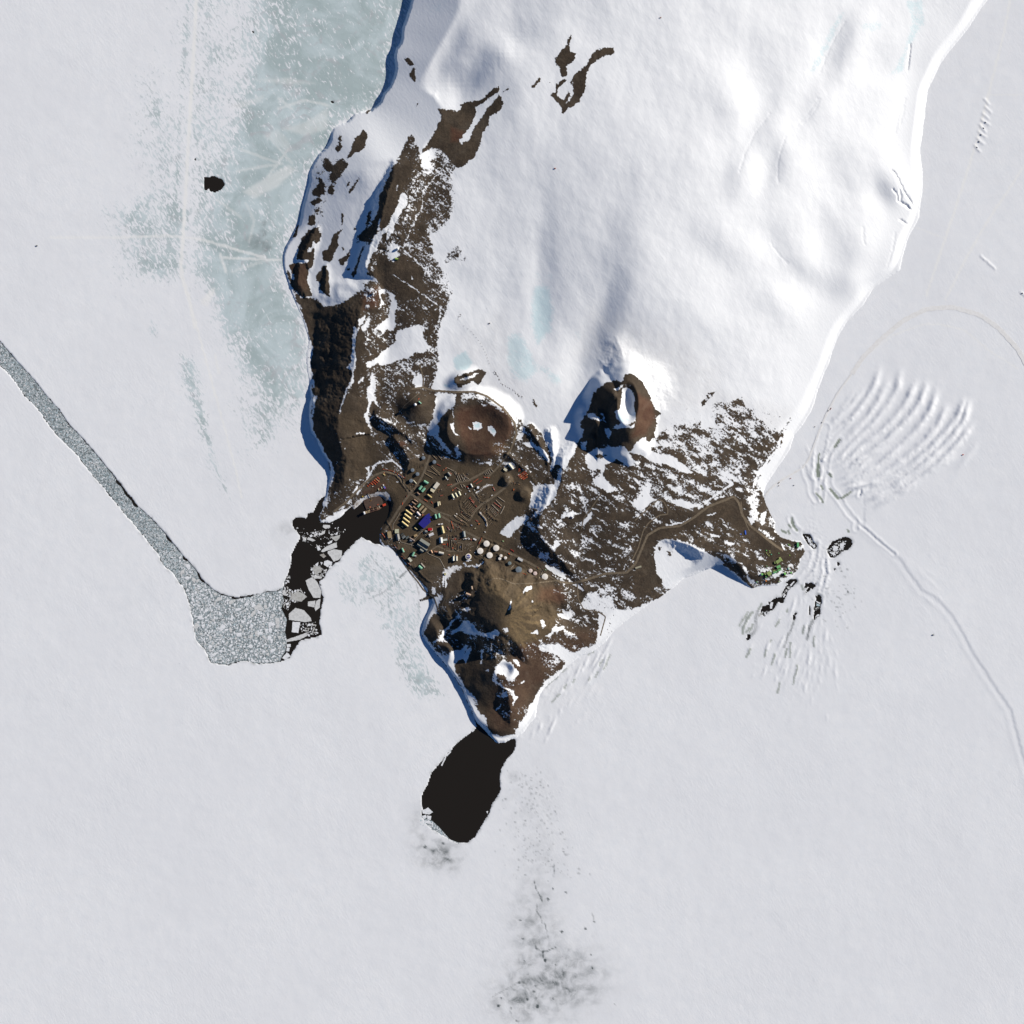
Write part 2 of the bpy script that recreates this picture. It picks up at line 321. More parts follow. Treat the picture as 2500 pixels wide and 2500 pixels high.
ridge('o', [(1240,1110,34),(1275,1140,34),(1310,1180,30)], .5, .4)
cone(1238, 1172, 34, .75, 6, 2); cone(1280, 1206, 34, .62, 10, 2); cone(1000, 1108, 25, .5, 6, 3)
ridge('o', [(965,1070,36),(985,1095,34),(1000,1125,28),(990,1165,16)], .7, .2); ridge('C', [(1040,830,40),(1200,930,40),(1380,1060,34),(1370,1150,26)], .75, .15)
ridge('o', [(1345,1200,46),(1320,1262,45),(1316,1300,44),(1338,1330,42),(1360,1352,38),(1400,1400,26)], .50, .06); ridge('o', [(1375,1120,50),(1372,1180,48),(1350,1225,46)], .55, .08)
ridge('o', [(1184,1446,50),(1212,1467,77),(1241,1496,94),(1243,1520,90),(1250,1550,70),(1275,1585,52),(1310,1560,40)], .66, .44, 6)
ridge('o', [(1241,1496,92),(1300,1470,56),(1360,1450,36)], .4, .35, 8); ridge('o', [(1243,1515,90),(1310,1540,56),(1400,1560,24)], .45, .4, 8)
crater(1232, 1636, 24, 22, 44, 37, .42, .42); ridge('o', [(1210,1600,44),(1215,1650,42),(1240,1690,38),(1250,1740,28)], .5, .3)
cone(1090, 1588, 24, .55, 4, 2); cone(1055, 1547, 22, .45, 8, 2); cone(1135, 1478, 30, .35, 10, 4); ridge('o', [(1090,1440,14),(1085,1480,20),(1110,1520,24)], .45, .2)
ridge('o', [(1600,1318,22),(1650,1318,30),(1690,1333,33),(1740,1363,30),(1790,1399,24),(1825,1430,10)], .8, .10, 3, 4)
ridge('N', [(0,800,30),(110,960,30),(330,1180,24),(600,1420,8)], .2, .05, 2, 2)
# glacier swells, troughs and crevasses of the snow dome
def swell(x, y, rx, ry, rot, h):
    w = LG.box([(x, y)], 2.6*max(rx, ry)); X = LG.X[w]-x; Y = LG.Y[w]-y; c, s = math.cos(rot), math.sin(rot)
    U = (X*c+Y*s)/rx; V = (-X*s+Y*c)/ry; Hh[w] += h*np.exp(-(U*U+V*V))
R_ = math.radians
for q in [(1040,260,30,14,70,12),(1045,130,80,24,-62,9),(1130,120,90,24,-65,6),(1160,160,90,26,-60,-5),(2020,150,100,26,-62,-8),(2085,90,90,26,-68,8),(2150,160,60,30,-70,-5),(1830,170,110,40,60,-7),(1780,250,90,30,65,6),(1890,330,60,26,-70,8),(1845,290,80,24,-65,-6),
 (1925,400,70,26,-70,6),(1820,420,60,26,-72,7),(1870,420,60,22,-75,-6),(2000,260,70,30,-60,6),(2040,450,90,34,70,-6),(2180,450,50,26,75,8),(2150,480,40,22,60,-7),(2100,600,60,26,-60,6),(2010,560,70,26,70,-5),(1960,640,60,26,50,6),(1880,590,60,26,45,-6),(1750,560,70,34,50,5),
 (1760,640,60,30,40,-4),(2080,690,40,22,-50,6),(1990,700,50,24,40,-5),(1900,740,60,26,50,5),(1700,760,80,30,40,3),(1480,620,50,160,10,-4),(1450,820,36,90,20,-8),(1400,870,40,60,10,-5),(1560,640,80,120,0,5),(1290,200,60,120,20,4),(1140,60,40,120,30,-4),(2220,220,40,90,10,-5),(1320,700,30,110,0,-4)]:
    swell(q[0], q[1], q[2], q[3]*1.5, R_(q[4]), q[5]*.85)
Hh += 1.5*fbm(LG.X/120, LG.Y/150, 4, 6.1)*sstep((CS-20)/120)
CR = [('Q',"860,380 900,280 940,200 990,120"),('Q',"790,380 830,340 880,300"),('Q',"740,660 800,600 850,520"),('Q',"770,650 830,590 860,520"),('Q',"640,960 640,850 680,720"),('Q',"440,900 470,800 520,700 600,600"),('Q',"1240,890 1275,940 1300,1000 1340,1060 1380,1130"),
 ('Q',"1240,990 1265,1010 1270,1050 1310,1080 1340,1100"),('Q',"1280,1000 1290,1060 1330,1090"),('Q',"1255,700 1275,610 1310,520"),('Q',"1285,650 1305,560"),('Q',"1095,1280 1085,1190"),('Q',"1210,1410 1245,1300 1255,1220"),('Q',"1320,370 1330,280 1340,230"),('Q',"1280,1150 1340,1190"),('Q',"1035,1610 1085,1640"),('Q',"1045,1600 1090,1625"),('Q',"600,1270 640,1330 690,1380")]
for s, q in CR:
    w, d, _, _ = LG.line(sh(s, q), 6); Hh[w] -= (2.2 if '1240,' in q or '1280,' in q[:5] or '1340' in q else .55)*np.clip(1-d/(3.2 if '1340' in q else 4.5), 0, 1)
# snow-cone cliffs and shore profile
cl = rbf([(1003,0,13),(980,90,13),(963,130,13),(960,180,12),(935,230,11),(905,268,7),(860,280,3),(800,340,2.5),(754,430,2.5),(735,530,3),(691,630,2.5),(720,740,2.5),(750,850,3),(755,985,6),(760,1054,8),(803,1131,5),(795,1211,2),(790,1270,1.5),(860,1240,.8),(950,1240,1.5),(928,1300,1.5),(980,1370,.8),
 (1040,1440,.8),(1030,1530,5),(1060,1590,5),(1102,1641,7),(1130,1690,9),(1155,1745,9),(1190,1795,4),(1240,1810,1.5),(1310,1730,1),(1400,1610,1),(1550,1500,1),(1700,1400,1.5),(1760,1380,9),(1800,1408,8),(1835,1438,2),(1950,1390,.6),(1890,1280,.6),(1930,1095,.8),(2050,820,.8),(2250,400,1),(2410,0,1),(2700,-700,3),(1500,700,4),(1300,1200,3),(1250,1600,5)], LG.X, LG.Y)
cl = np.clip(cl, .4, 14); sl = rbf([(1003,0,.35),(970,150,.3),(800,330,.5),(740,500,.5),(720,740,.5),(755,1000,.75),(800,1150,.55),(790,1260,.2),(940,1270,.3),(990,1390,.2),(1040,1530,.5),(1100,1641,.6),(1160,1750,.6),(1240,1810,.6),(1320,1710,.45),(1400,1600,.4),(1560,1500,.3),(1760,1380,.8),(1950,1390,.16),(1880,1240,.22),(1930,1095,.34),(2050,820,.5),(2250,400,.55),(2410,0,.55),(2700,-700,.5),(1500,700,.4)], LG.X, LG.Y)
env = np.where(CSJ > 0, np.minimum(CSJ/5.0, 1)*cl+np.maximum(np.where(CS < 190, CSb, CS)-2, 0)*np.clip(sl, .15, 1.2), 0)
Hh = np.where(CSJ > 0, np.minimum(smin(Hh, env, 2.0), env), CSJ*.8).astype(np.float32)
Hh = np.where((CSJ > 1.5), np.maximum(Hh, .35+.1*np.minimum(CS, 8)), Hh)
# ---- cover maps
cov = np.zeros_like(Hh); tan = np.zeros_like(Hh); red = np.zeros_like(Hh); blue = np.zeros_like(Hh); dirty = np.zeros_like(Hh)
BIG = """1008,323 1015,345 1032,385 1030,408 1060,430 1090,470 1085,540 1050,580 1060,640 1095,675 1103,720 1086,768 1072,800 1066,850 1072,885 1062,925 1055,950 1100,955 1165,957 1200,972 1240,1005 1262,1040 1280,1052 1300,1035 1320,1055 1340,1095 1350,1120
1345,1145 1370,1120 1395,1095 1425,1065 1412,1040 1440,1010 1445,985 1450,962 1475,940 1500,930 1522,932 1527,917 1540,914 1575,945 1592,980 1600,1003 1615,1010 1602,1030 1598,1065 1580,1090 1640,1085 1700,1060 1760,1040 1830,1040 1900,1045 1925,1030 1915,1055 1908,1090 1860,1150 1850,1180
1865,1210 1885,1255 1895,1278 1892,1298 1930,1318 1955,1322 1967,1346 1956,1366 1945,1395 1905,1424 1835,1437 1796,1403 1760,1376 1700,1335 1660,1318 1620,1320 1600,1335 1600,1400 1620,1430 1645,1438 1600,1466 1540,1490 1490,1490 1480,1500 1465,1530 1455,1575 1440,1582 1415,1594 1390,1607
1381,1626 1362,1642 1336,1660 1314,1687 1302,1712 1289,1738 1276,1761 1261,1782 1245,1795 1225,1799 1202,1791 1186,1775 1176,1748 1155,1710 1150,1694 1129,1668 1116,1648 1109,1632 1111,1619 1100,1608 1092,1604 1062,1590 1051,1570 1037,1543 1041,1528 1052,1512 1066,1484 1069,1473 1059,1470 1058,1464
1026,1470 1020,1463 1040,1455 1045,1443 1034,1429 1010,1404 991,1382 972,1359 950,1336 938,1332 925,1315 928,1290 953,1243 957,1225 950,1205 945,1198 918,1204 900,1207 885,1215 868,1232 840,1250 805,1265 790,1277 780,1265 790,1235 796,1212 804,1180 809,1155 804,1131 788,1105 773,1072 761,1045 757,1010
763,985 768,965 762,945 757,900 757,860 762,835 755,815 748,790 735,762 722,735 714,705 703,680 700,655 704,659 715,682 733,726 761,723 790,747 829,744 847,731 873,711 888,708 887,692 904,685 927,692 927,674 896,674 896,648 906,620 895,590 880,592 868,594 878,575 898,563 909,550 923,522 924,485 940,466 958,424 973,383 994,339"""
LP = lambda s, pts, v, soft=4: LG.paint(cov, s, pts, v, soft)
SPECK = "150,1010 200,1000 280,1060 370,1110 310,1150 280,1190 300,1230 308,1300 300,1400 280,1480 240,1530 190,1560 130,1600 160,1680 200,1780 270,1850 290,1932 120,1932 60,1800 0,1700 -60,1500 0,1300 60,1160 100,1140 150,1130 130,1070"
LP('o', BIG, .67, 5)
for s, q in [('C',"430,150 800,0 800,300 760,380 820,430 760,600 700,800 640,900 640,1100 760,1180 720,1330 640,1500 600,1640 600,1400 540,1180 440,950 450,700 430,560 400,300"),('C',"850,0 920,100 850,600 960,700 920,830 1000,1060 1100,1240 900,1400 700,1500 740,1250 760,1150 660,1000 660,880 740,720 830,560 850,350"),('C',"1290,680 1400,640 1600,640 1600,740 1540,860 1420,890 1340,850 1280,780"),
 ('G',"420,600 620,260 760,250 900,300 1400,330 1500,470 1700,420 1740,560 1700,700 1420,960 1560,1040 1932,1330 1932,1932 1550,1932 1500,1700 1300,1500 1100,1500 900,1600 900,1420 1100,1290 900,1290 750,1480 560,1250 420,1000 330,900 400,700 400,600 100,680 300,330"),('J',"700,640 1000,580 1240,620 1560,760 1600,1000 1480,1200 1300,1400 900,1440 700,1330 480,1050 440,860 600,660"),
 ('F',"620,380 800,300 1200,320 1400,420 1380,560 1200,830 1000,850 940,740 760,700 640,640 560,620 480,500"),('F',"440,640 560,900 700,950 780,1050 780,1250 850,1500 1000,1700 760,1700 720,1600 600,1350 480,1180 430,1050 560,860 400,780"),('F',"1000,1050 1200,1000 1300,1100 1250,1230 1120,1420 1000,1450"),('F',"140,760 220,600 300,640 400,560 250,780 210,850"),('D',"1160,700 1300,520 1400,560 1320,700 1300,800 1280,900 1160,780"),('D',"1560,560 1680,650 1720,800 1750,900 1660,1000 1560,960 1550,780"),
 ('E',"0,1480 100,1350 300,1300 600,1160 800,1040 930,1010 980,1080 1090,1290 1350,1480 1450,1600 1300,1640 1100,1400 800,1200 560,1280 200,1420 150,1500 180,1700 260,1800 100,1932 0,1932"),('B',"330,1290 480,1280 540,1360 640,1360 760,1300 900,1220 900,1400 840,1560 800,1932 430,1932 400,1560"),('B',"1200,20 1380,0 1260,300 1200,480 1150,560 1060,640 880,700 960,600 1060,470 1080,300"),('B',"1100,880 1280,860 1500,1000 1480,1200 1300,1300 1230,1200 1080,1130 1000,1050")]: LP(s, q, .97, 7)
LP('H', SPECK, .54, 16); LP('H', "-40,1500 60,1350 140,1180 210,1150 200,1300 150,1480 100,1600 60,1800 20,1800 -60,1650", .68, 16)
LP('I', "0,560 60,520 130,520 140,640 100,740 60,830 40,900 55,1000 60,1060 30,1130 0,1180 -60,900", .60, 14); LP('I', "-30,650 60,600 110,640 90,700 20,860 -20,900", .72, 8)
ROCK = {'A':[("1310,550 1340,545 1385,600 1400,620 1370,630 1330,600",1),("1380,645 1405,640 1412,690 1405,770 1380,765 1350,700",1),("920,1225 945,1250 955,1300 940,1380 910,1420 880,1440 840,1440 800,1480 770,1500 790,1420 820,1360 850,1290 890,1265",1),
 ("690,1270 710,1280 710,1340 725,1390 690,1430 665,1440 650,1400 675,1350 680,1310",.8),("560,1490 590,1500 600,1540 640,1570 680,1500 720,1505 780,1550 760,1600 720,1640 680,1690 620,1720 600,1670 620,1620 560,1610 530,1570",.85),
 ("500,1690 520,1690 545,1750 550,1810 500,1860 440,1840 440,1800 490,1740",1),("610,1740 645,1760 630,1830 590,1820",1),("870,1680 885,1690 820,1800 780,1840 790,1790 840,1720",1),("770,1730 795,1715 790,1750 755,1775",1),("1425,970 1440,980 1430,1005 1420,1000",.9),("960,1030 985,1040 970,1065 935,1070",.9)],
 'B':[("350,680 400,630 460,600 495,600 500,640 525,650 520,690 500,730 470,760 450,720 430,790 400,790 390,840 410,830 460,790 450,850 455,900 420,920 370,900 330,910 290,900 290,850 310,780 330,720",1),
 ("720,610 735,615 690,670 670,720 680,770 640,850 625,910 600,930 570,920 545,930 530,880 530,830 570,800 620,750 620,720 640,670 690,640",1),("715,460 732,470 722,560 705,590 712,520",1),("800,790 790,850 770,900 730,960 700,950 680,910 710,890 760,860",1),
 ("945,755 900,870 870,960 850,1030 820,1080 795,1040 830,1000 860,920 900,820",1),("765,990 795,980 790,1010 770,1010",1),("470,1050 520,1000 530,960 570,960 590,1020 590,1090 600,1170 590,1220 600,1260 540,1220 500,1180 500,1120 465,1100",1),
 ("210,950 250,935 300,945 380,930 450,910 440,960 400,1000 390,1060 395,1130 420,1190 430,1240 320,1250 280,1180 240,1110 270,1070 230,1000",1),("960,470 1000,430 985,490 990,540 950,600 920,660 870,690 850,720 860,680 920,640 940,590",.85),("400,490 440,480 465,520 465,570 430,590 395,570",1),
 ("830,610 850,600 860,620 830,630",1),("290,560 315,555 300,620 280,690 245,700 270,650",1),("718,790 735,790 720,840",1),("420,360 500,325 520,350 460,395 430,390",1),("440,430 500,410 520,450 470,470",.7),("600,270 650,180 640,260",.6),("1790,780 1830,770 1860,840 1800,900 1700,930 1690,890",.56),("1850,880 1890,880 1880,920 1850,910",.55),("1790,1480 1825,1390 1830,1430 1800,1510",.7)],
 'H':[("190,735 260,740 320,750 380,725 430,735 450,735 440,800 410,850 380,900 330,960 350,975 400,950 440,860 500,780 520,740 560,700 605,645 632,690 610,755 540,790 530,850 490,900 480,960 440,1060 380,1110 330,1130 280,1090 240,1040 200,1000 150,1000 85,1035 85,1015 130,970 165,900 215,800",1),
 ("380,690 420,690 480,680 520,640 570,600 605,590 605,625 560,650 500,700 430,735 350,745 340,710",.9),("625,620 670,598 660,615 630,630",.9),("1085,245 1091,250 1075,300 1078,355 1128,365 1110,410 1060,460 1062,520 1020,520 1010,460 985,450 980,400 1020,350 1050,320 1070,270",1),
 ("1340,330 1370,325 1378,370 1330,380 1280,400 1230,440 1190,500 1185,600 1150,680 1100,720 1060,740 1040,780 1020,770 1020,720 1080,690 1100,640 1085,560 1100,520 1150,480 1200,420 1230,370 1290,325",.9),
 ("1040,540 1060,550 1000,600 990,650 1040,680 1070,620 1090,640 1060,690 1020,715 970,680 950,640 985,620 980,580",1),("880,510 885,550 830,605 815,590 850,560",.85),("945,550 955,550 950,565 942,565",.9)],
 'I':[("170,1160 340,1105 380,1130 330,1215 290,1190 240,1210 200,1235 165,1200",1),("410,1090 450,1110 480,1190 540,1240 620,1290 610,1310 540,1260 470,1210 430,1140",.60),("690,1300 735,1360 720,1365 690,1330",.8),("185,280 215,300 200,350 150,380 100,410 110,360",.52),("215,350 245,350 235,380",.55)],
 'E':[("670,70 690,40 760,20 740,60 700,100 670,100",.85),("620,130 650,100 665,120 640,160",.9),("180,480 270,370 450,330 620,290 640,370 760,340 780,220 700,180 780,120 880,130 980,70 1040,90 1050,150 1130,240 1250,340 1360,380 1420,340 1500,230 1420,400 1360,460 1290,590 1210,720 1170,790 1130,900 1060,1000 950,900 830,860 700,830 540,740 460,620 280,570",.50),
 ("1100,480 1250,420 1350,420 1380,480 1300,580 1200,680 1150,740 900,760 800,640 900,560",.62),("0,700 190,710 430,780 560,850 760,900 930,880 1000,960 900,1000 760,1000 620,1110 520,1110 330,1050 300,1140 0,1200",.56)]}
LP('B', '420,330 650,240 640,300 560,480 540,640 470,470', .36, 12); LP('A', '480,1450 780,1480 680,1760 560,1932 400,1932', .33, 14); LP('I', '150,200 500,300 560,700 300,900 120,600', .10, 30); LP('E', '300,100 1400,100 1500,250 1300,400 300,400', .22, 20); LP('B', '480,560 620,560 560,640 500,640', .42, 8); LP('o', '870,720 905,700 930,690 925,720 900,735', .5, 6)
LP('D', '1160,610 1240,540 1350,500 1420,520 1460,440 1500,428 1600,500 1680,640 1730,760 1792,812 1740,850 1740,950 1700,1050 1620,1040 1500,1170 1400,1110 1250,1100 1100,1180 990,1160 1010,1060 1060,960 1020,900 1110,780', .93, 4)
for s, L in ROCK.items():
    for q, v in L: LP(s, q, v, 4.5 if v >= .8 else 8)
SN = {'B':[("1275,285 1330,300 1325,370 1280,450 1215,550 1200,650 1130,715 1165,610 1110,660 1070,730 1050,800 990,870 960,960 935,1050 900,1060 890,1000 910,900 960,800 1010,720 1040,670 1090,640 1160,580 1200,480 1260,380 1270,320",0),("1160,1210 1210,1240 1225,1330 1210,1450 1220,1540 1180,1570 1140,1550 1100,1600 1060,1560 1020,1570 1080,1510 1150,1460 1180,1370 1175,1280",0),
 ("1100,1190 1120,1190 1075,1240 1105,1310 1065,1375 1085,1300 1065,1200",0),("880,1470 935,1440 925,1470 880,1530",0),("905,1540 975,1460 970,1520 910,1590",0),("965,1580 950,1660 940,1705 955,1640",0),("1060,520 1080,520 1075,630 1055,630",.1),("1230,200 1245,200 1240,260 1228,240",.1),("1150,800 1200,740 1280,790 1230,840 1270,870 1200,930 1150,900",.3),("1370,1060 1400,1090 1370,1100",.1),
 ("940,1340 960,1330 975,1350 940,1362",.1)],
 'C':[("820,0 880,10 850,60 840,200 850,310 840,380 830,420 820,520 770,580 730,690 700,810 690,800 720,690 760,580 800,500 815,400 760,380 800,330 810,200 820,80",.05),("1240,30 1330,10 1440,-30 1480,0 1470,60 1500,130 1535,190 1480,240 1400,230 1330,290 1250,300 1180,330 1100,360 1060,330 1000,370 945,370 950,330 1040,290 1110,220 1160,180 1230,140 1220,80",.05),
 ("1000,440 985,530 955,570 950,660 965,720 950,790 920,830 940,860 960,900 985,960 1000,1010 990,950 960,830 985,720 1010,680 1050,730 1080,755 1040,700 1020,640 1030,560 1010,470",.05),("870,520 915,460 910,500 880,530",.1),("1600,620 1700,630 1790,640 1770,740 1720,760 1650,860 1620,900 1640,960 1620,1010 1550,1020 1520,940 1580,840 1600,720",.08),("1620,1010 1680,1100 1750,1180 1720,1190 1640,1090 1580,1030",.15),
 ("1090,380 1300,330 1480,300 1560,380 1500,440 1400,440 1250,420 1200,500 1260,640 1150,560 1100,480",.56),("1400,460 1470,450 1490,490 1480,560 1420,570 1390,520",0),("1340,900 1470,900 1560,920 1450,960 1440,1030 1390,940",.45),("830,1000 930,985 930,1000 840,1010",.15),("930,1330 975,1300 970,1360",.15),("810,1560 870,1480 860,1520 820,1570",.15),("690,1700 740,1680 700,1710",.2),
 ("510,1835 590,1790 680,1740 755,1715 740,1760 670,1830 600,1850 530,1848",0),("800,1690 870,1630 960,1580 1060,1545 1150,1560 1165,1640 1120,1660 1040,1590 940,1620 860,1680 830,1710",.05),("590,1340 620,1340 610,1430 585,1540 570,1620 545,1670 575,1700 580,1640 560,1640 580,1540",.1),("450,640 480,640 460,720 440,850 435,950 470,1020 510,1090 570,1200 610,1260 640,1330 635,1430 610,1500 600,1560 590,1640 600,1560 615,1440 620,1340 590,1280 530,1190 470,1060 420,960 420,880 440,760",.05),
 ("420,130 445,200 420,330 440,480 460,560 440,570 410,440 400,320 415,200",.1),("1050,830 1130,870 1170,890 1140,890",.2),("660,1260 680,1270 665,1290",.1),("720,1040 705,1060 700,1050",.1),("780,1420 800,1430 790,1440",.1)],
 'D':[("760,900 1000,800 1010,930 1060,960 1050,1030 990,1090 975,1180 930,1250 880,1330 850,1300 800,1290 815,1200 780,1080 730,980",0),("850,1330 860,1390 790,1580 720,1680 600,1770 700,1690 770,1560 830,1400 835,1340",.05),("570,1560 640,1480 780,1480 830,1390 845,1400 800,1560 740,1660 650,1730 600,1770 640,1710 555,1690",.05),("490,1090 560,1080 680,1150 740,1250 730,1280 680,1200 600,1130 520,1120",.05),
 ("440,1000 480,1000 500,930 520,910 470,1060 440,1060",.3),("700,980 730,1000 760,1120 755,1170 720,1100",.05),("1420,580 1470,560 1520,590 1540,680 1535,740 1550,800 1545,880 1490,915 1410,905 1360,840 1345,790 1400,770 1410,700 1430,640",0),("1340,930 1430,905 1500,930 1560,900 1540,935 1460,950 1340,955",0),("1260,960 1300,950 1320,990 1300,1045 1270,1000",0),("1100,820 1150,810 1230,870 1270,890 1200,880 1100,850",0),
 ("1170,810 1240,810 1270,850 1240,870 1255,840 1220,820",.05),("1345,590 1440,535 1500,550 1440,550 1380,590",.1),("1110,1170 1180,1140 1320,1130 1450,1120 1500,1200 1530,1290 1480,1310 1420,1260 1370,1240 1310,1280 1260,1290 1240,1400 1300,1460 1340,1540 1280,1560 1210,1500 1150,1450 1130,1360 1100,1290 1080,1240",.1),("1170,1215 1210,1195 1280,1210 1250,1220 1190,1230",.95),("1130,1340 1220,1340 1220,1400 1160,1420 1130,1380",.7),("1040,1080 1090,1060 1080,1150 1045,1150",.1),
 ("1500,1170 1560,1090 1640,1040 1670,1090 1700,1170 1780,1210 1860,1210 1932,1240 1932,1320 1820,1280 1720,1260 1640,1210 1560,1175",0),("850,1770 960,1740 1040,1750 950,1770 850,1800",.1),("1040,1840 1140,1740 1130,1800 1060,1860",.15),("1500,1640 1560,1620 1640,1460 1690,1470 1660,1560 1690,1640 1640,1690 1600,1720 1520,1650",.25),("1020,1500 1050,1560 1070,1660 1050,1640 1030,1560",.2),("300,1280 390,1280 400,1300 300,1300",.3)],
 'E':[("0,540 70,460 120,500 150,580 230,630 350,640 420,690 500,740 530,800 440,780 300,690 190,700 120,640 0,600",0),("190,1500 250,1430 290,1415 370,1430 500,1470 600,1520 780,1600 830,1640 740,1690 480,1790 400,1860 420,1790 400,1700 350,1600 300,1600 290,1700 230,1700 210,1600",0),("215,1490 250,1490 250,1540 220,1540",.95),("290,1530 340,1500 360,1560 330,1600 300,1570",.7),("0,1050 60,1100 100,1020 120,870 150,890 140,1000 180,1050 100,1110 30,1150",.15),("280,820 360,810 390,850 340,850",.15),
 ("330,1060 430,1040 560,1090 620,1110 500,1120 420,1110 380,1090",.15),("660,1190 770,1160 780,1170 710,1195",.1),("690,1360 820,1380 800,1395 720,1390",.15),("1060,1050 1120,940 1170,930 1160,1020 1150,1100 1170,1160 1150,1230 1090,1280 1090,1150",.3),("1190,1170 1240,1150 1230,1230 1200,1290 1180,1220",.15),("690,60 730,45 710,80",.1),("940,930 1000,930 1030,970 960,960",.15),("750,1030 850,1000 840,1015 760,1045",.1)],
 'N':[("1060,1180 1150,1150 1220,1110 1200,1180 1100,1240",0),("1360,1010 1440,1000 1560,1090 1540,1180 1450,1250 1400,1180 1350,1120",.4),("480,1060 540,1040 560,1130 600,1230 640,1290 730,1280 640,1340 600,1260 530,1130",.1),("1205,620 1230,620 1290,700 1250,690",0),("780,840 870,860 880,910 800,890",.25),("160,555 320,590 310,630 210,610",.15),("770,1080 900,1100 1000,1040 1000,1090 900,1140 760,1140",.4),("850,1280 970,1260 950,1290 860,1330",.3),("1200,1240 1330,1240 1300,1300 1180,1300",.15),("1520,710 1600,640 1600,660 1540,720",.1)],
 'F':[("1060,380 1100,320 1160,308 1150,340 1100,365",0),("925,540 960,435 972,435 948,525",0),("1140,470 1160,445 1155,470",.05),("1400,530 1420,580 1450,560 1500,560 1540,600 1500,610 1440,600",.2),("1240,630 1260,630 1280,690 1250,710",.05),("1140,760 1200,720 1220,770",.05),("1280,780 1340,750 1350,690 1400,700 1470,690 1420,730 1370,740 1330,790",.05),("1555,630 1610,630 1590,645",0),("1630,660 1680,690 1660,695",.1),
 ("400,740 450,710 510,640 560,650 610,680 640,740 720,760 810,720 850,740 830,780 770,800 700,780 600,770 540,760 480,730 420,760 380,760",.12),("880,720 920,710 930,740 900,745",.1),("360,970 400,930 480,920 530,860 550,870 520,960 550,900 580,890 560,980 530,1040 500,990 440,1030 420,1060 400,1110 300,980",.05),("675,920 690,910 685,1040 672,1050",.1),
 ("800,1090 850,1040 890,1015 960,1050 1020,1100 1030,1130 990,1190 930,1200 890,1150 860,1140 830,1130 810,1170 820,1200 850,1230 900,1270 960,1290 990,1300 980,1330 940,1290 880,1270 830,1240 790,1210 785,1150",.12),("985,1010 1020,1010 1050,1090 1020,1060",.1),("1020,1240 1090,1200 1085,1230",.1),("880,1330 905,1310 900,1350 880,1360",.1),("810,1470 860,1435 850,1465 820,1480",0),("720,1105 750,1095 745,1120",0),("970,1300 990,1340 1030,1355 1000,1380 980,1440 978,1370",.1),
 ("500,530 560,510 580,540 540,555",.05),("220,840 290,790 340,720 390,650 440,610 470,570 460,600 400,660 350,730 300,800 370,850 330,830 290,820 240,850",.15),("580,1330 620,1360 640,1420 600,1370",.3),("690,1510 730,1560 730,1620 690,1580 660,1540",.1),("1310,970 1400,1000 1400,1080 1330,1100 1320,1040",.5),("1215,880 1290,865 1400,860 1500,920 1560,945 1640,900 1710,905 1600,985 1490,1060 1480,1020 1400,970 1330,930 1240,920",.05),("1600,480 1680,380 1800,340 1932,330 1932,760 1850,830 1870,600 1800,550 1640,530",.32),("1780,570 1840,580 1850,640 1800,780 1770,860 1790,750",.1),
 ("215,320 245,320 240,390 210,380",.1),("240,420 310,420 280,470 220,520 160,640 130,700 140,620 200,520",.1)],
 'G':[("920,1310 1000,1275 1115,1290 1080,1310 990,1330 945,1400 930,1390 900,1320",.2),("1440,970 1500,890 1580,820 1690,815 1680,870 1620,900 1580,960 1560,1030 1490,1010",.05),("1210,1270 1275,1240 1230,1285",.3),("500,440 560,430 530,460",.5),("1900,1290 1932,1310 1932,1330",.1)],
 'L':[("900,430 1200,100 1500,400 1600,600 1932,800 1932,1000 1500,850 1250,720 1000,560",.70),("1380,680 1430,620 1470,720 1430,740",.1),("1480,640 1540,620 1550,700 1500,720",.1),("1220,170 1260,200 1380,330 1500,450 1640,600 1550,510 1400,360 1230,240",.2),("1360,215 1430,235 1440,260 1390,250",.05),("1270,540 1310,500 1300,560",.1),("1630,450 1690,440 1690,530 1640,570",.05),("1510,850 1600,870 1720,920 1830,1000 1750,990 1620,940",.12),("1780,0 1932,30 1932,60 1800,60",.3),("1700,450 1932,430 1932,460 1720,470",.2)],
 'I':[("200,1190 300,1160 330,1130 250,1160 190,1180",.1)],'H':[("1095,560 1105,600 1100,660 1085,640",.1)]}
for s, L in SN.items():
    for q, v in L: LP(s, q, v, 3.6 if v < .2 else 7)
LP('J', "760,430 900,400 1100,400 1300,480 1220,500 1000,470 850,470", .45, 3); LP('J', "1220,520 1330,505 1480,570 1560,680 1640,800 1650,880 1600,1040 1640,900 1590,720 1500,640 1350,590 1240,560", .36, 3)
LP('J', "1280,1160 1450,1150 1540,1200 1480,1320 1400,1380 1300,1300", .62, 6); LP('J', "910,900 940,920 970,950 940,960", .05, 1.5)
LP('J', "995,860 1060,840 1140,870 1140,930 1080,965 1000,950", 0, 1.5); LP('J', "1235,910 1310,905 1350,980 1365,1010 1325,1060 1270,1010 1230,960", 0, 1.5); LP('J', "680,600 695,700 700,850 720,1020 790,1060 730,1050 680,980 640,900 640,870 690,850 685,700", .1, 2)
LP('J', "700,1240 780,1180 760,1290 820,1340 770,1440 740,1400 720,1300", .35, 4); LP('J', "1100,1480 1200,1460 1310,1490 1270,1520 1200,1490 1110,1520", .3, 3); LP('J', "1660,760 1760,780 1800,900 1720,960 1660,900", .56, 5); LP('J', "1800,880 1930,860 1930,1160 1820,1100", .60, 6)
tsd = LG.paint
# scattered drifts: slight extra snow in hollows of the speckled ground
U_ = LG.X*.88+LG.Y*.47; V2 = -LG.X*.47+LG.Y*.88
cov += np.where(cov > .3, .13*fbm(LG.X/34, LG.Y/22, 3, 12.5)+.24*fbm(U_/46, V2/15, 3, 55.5)*sstep((LG.X-1330)/60), 0)*np.where(cov < .9, 1, .35)
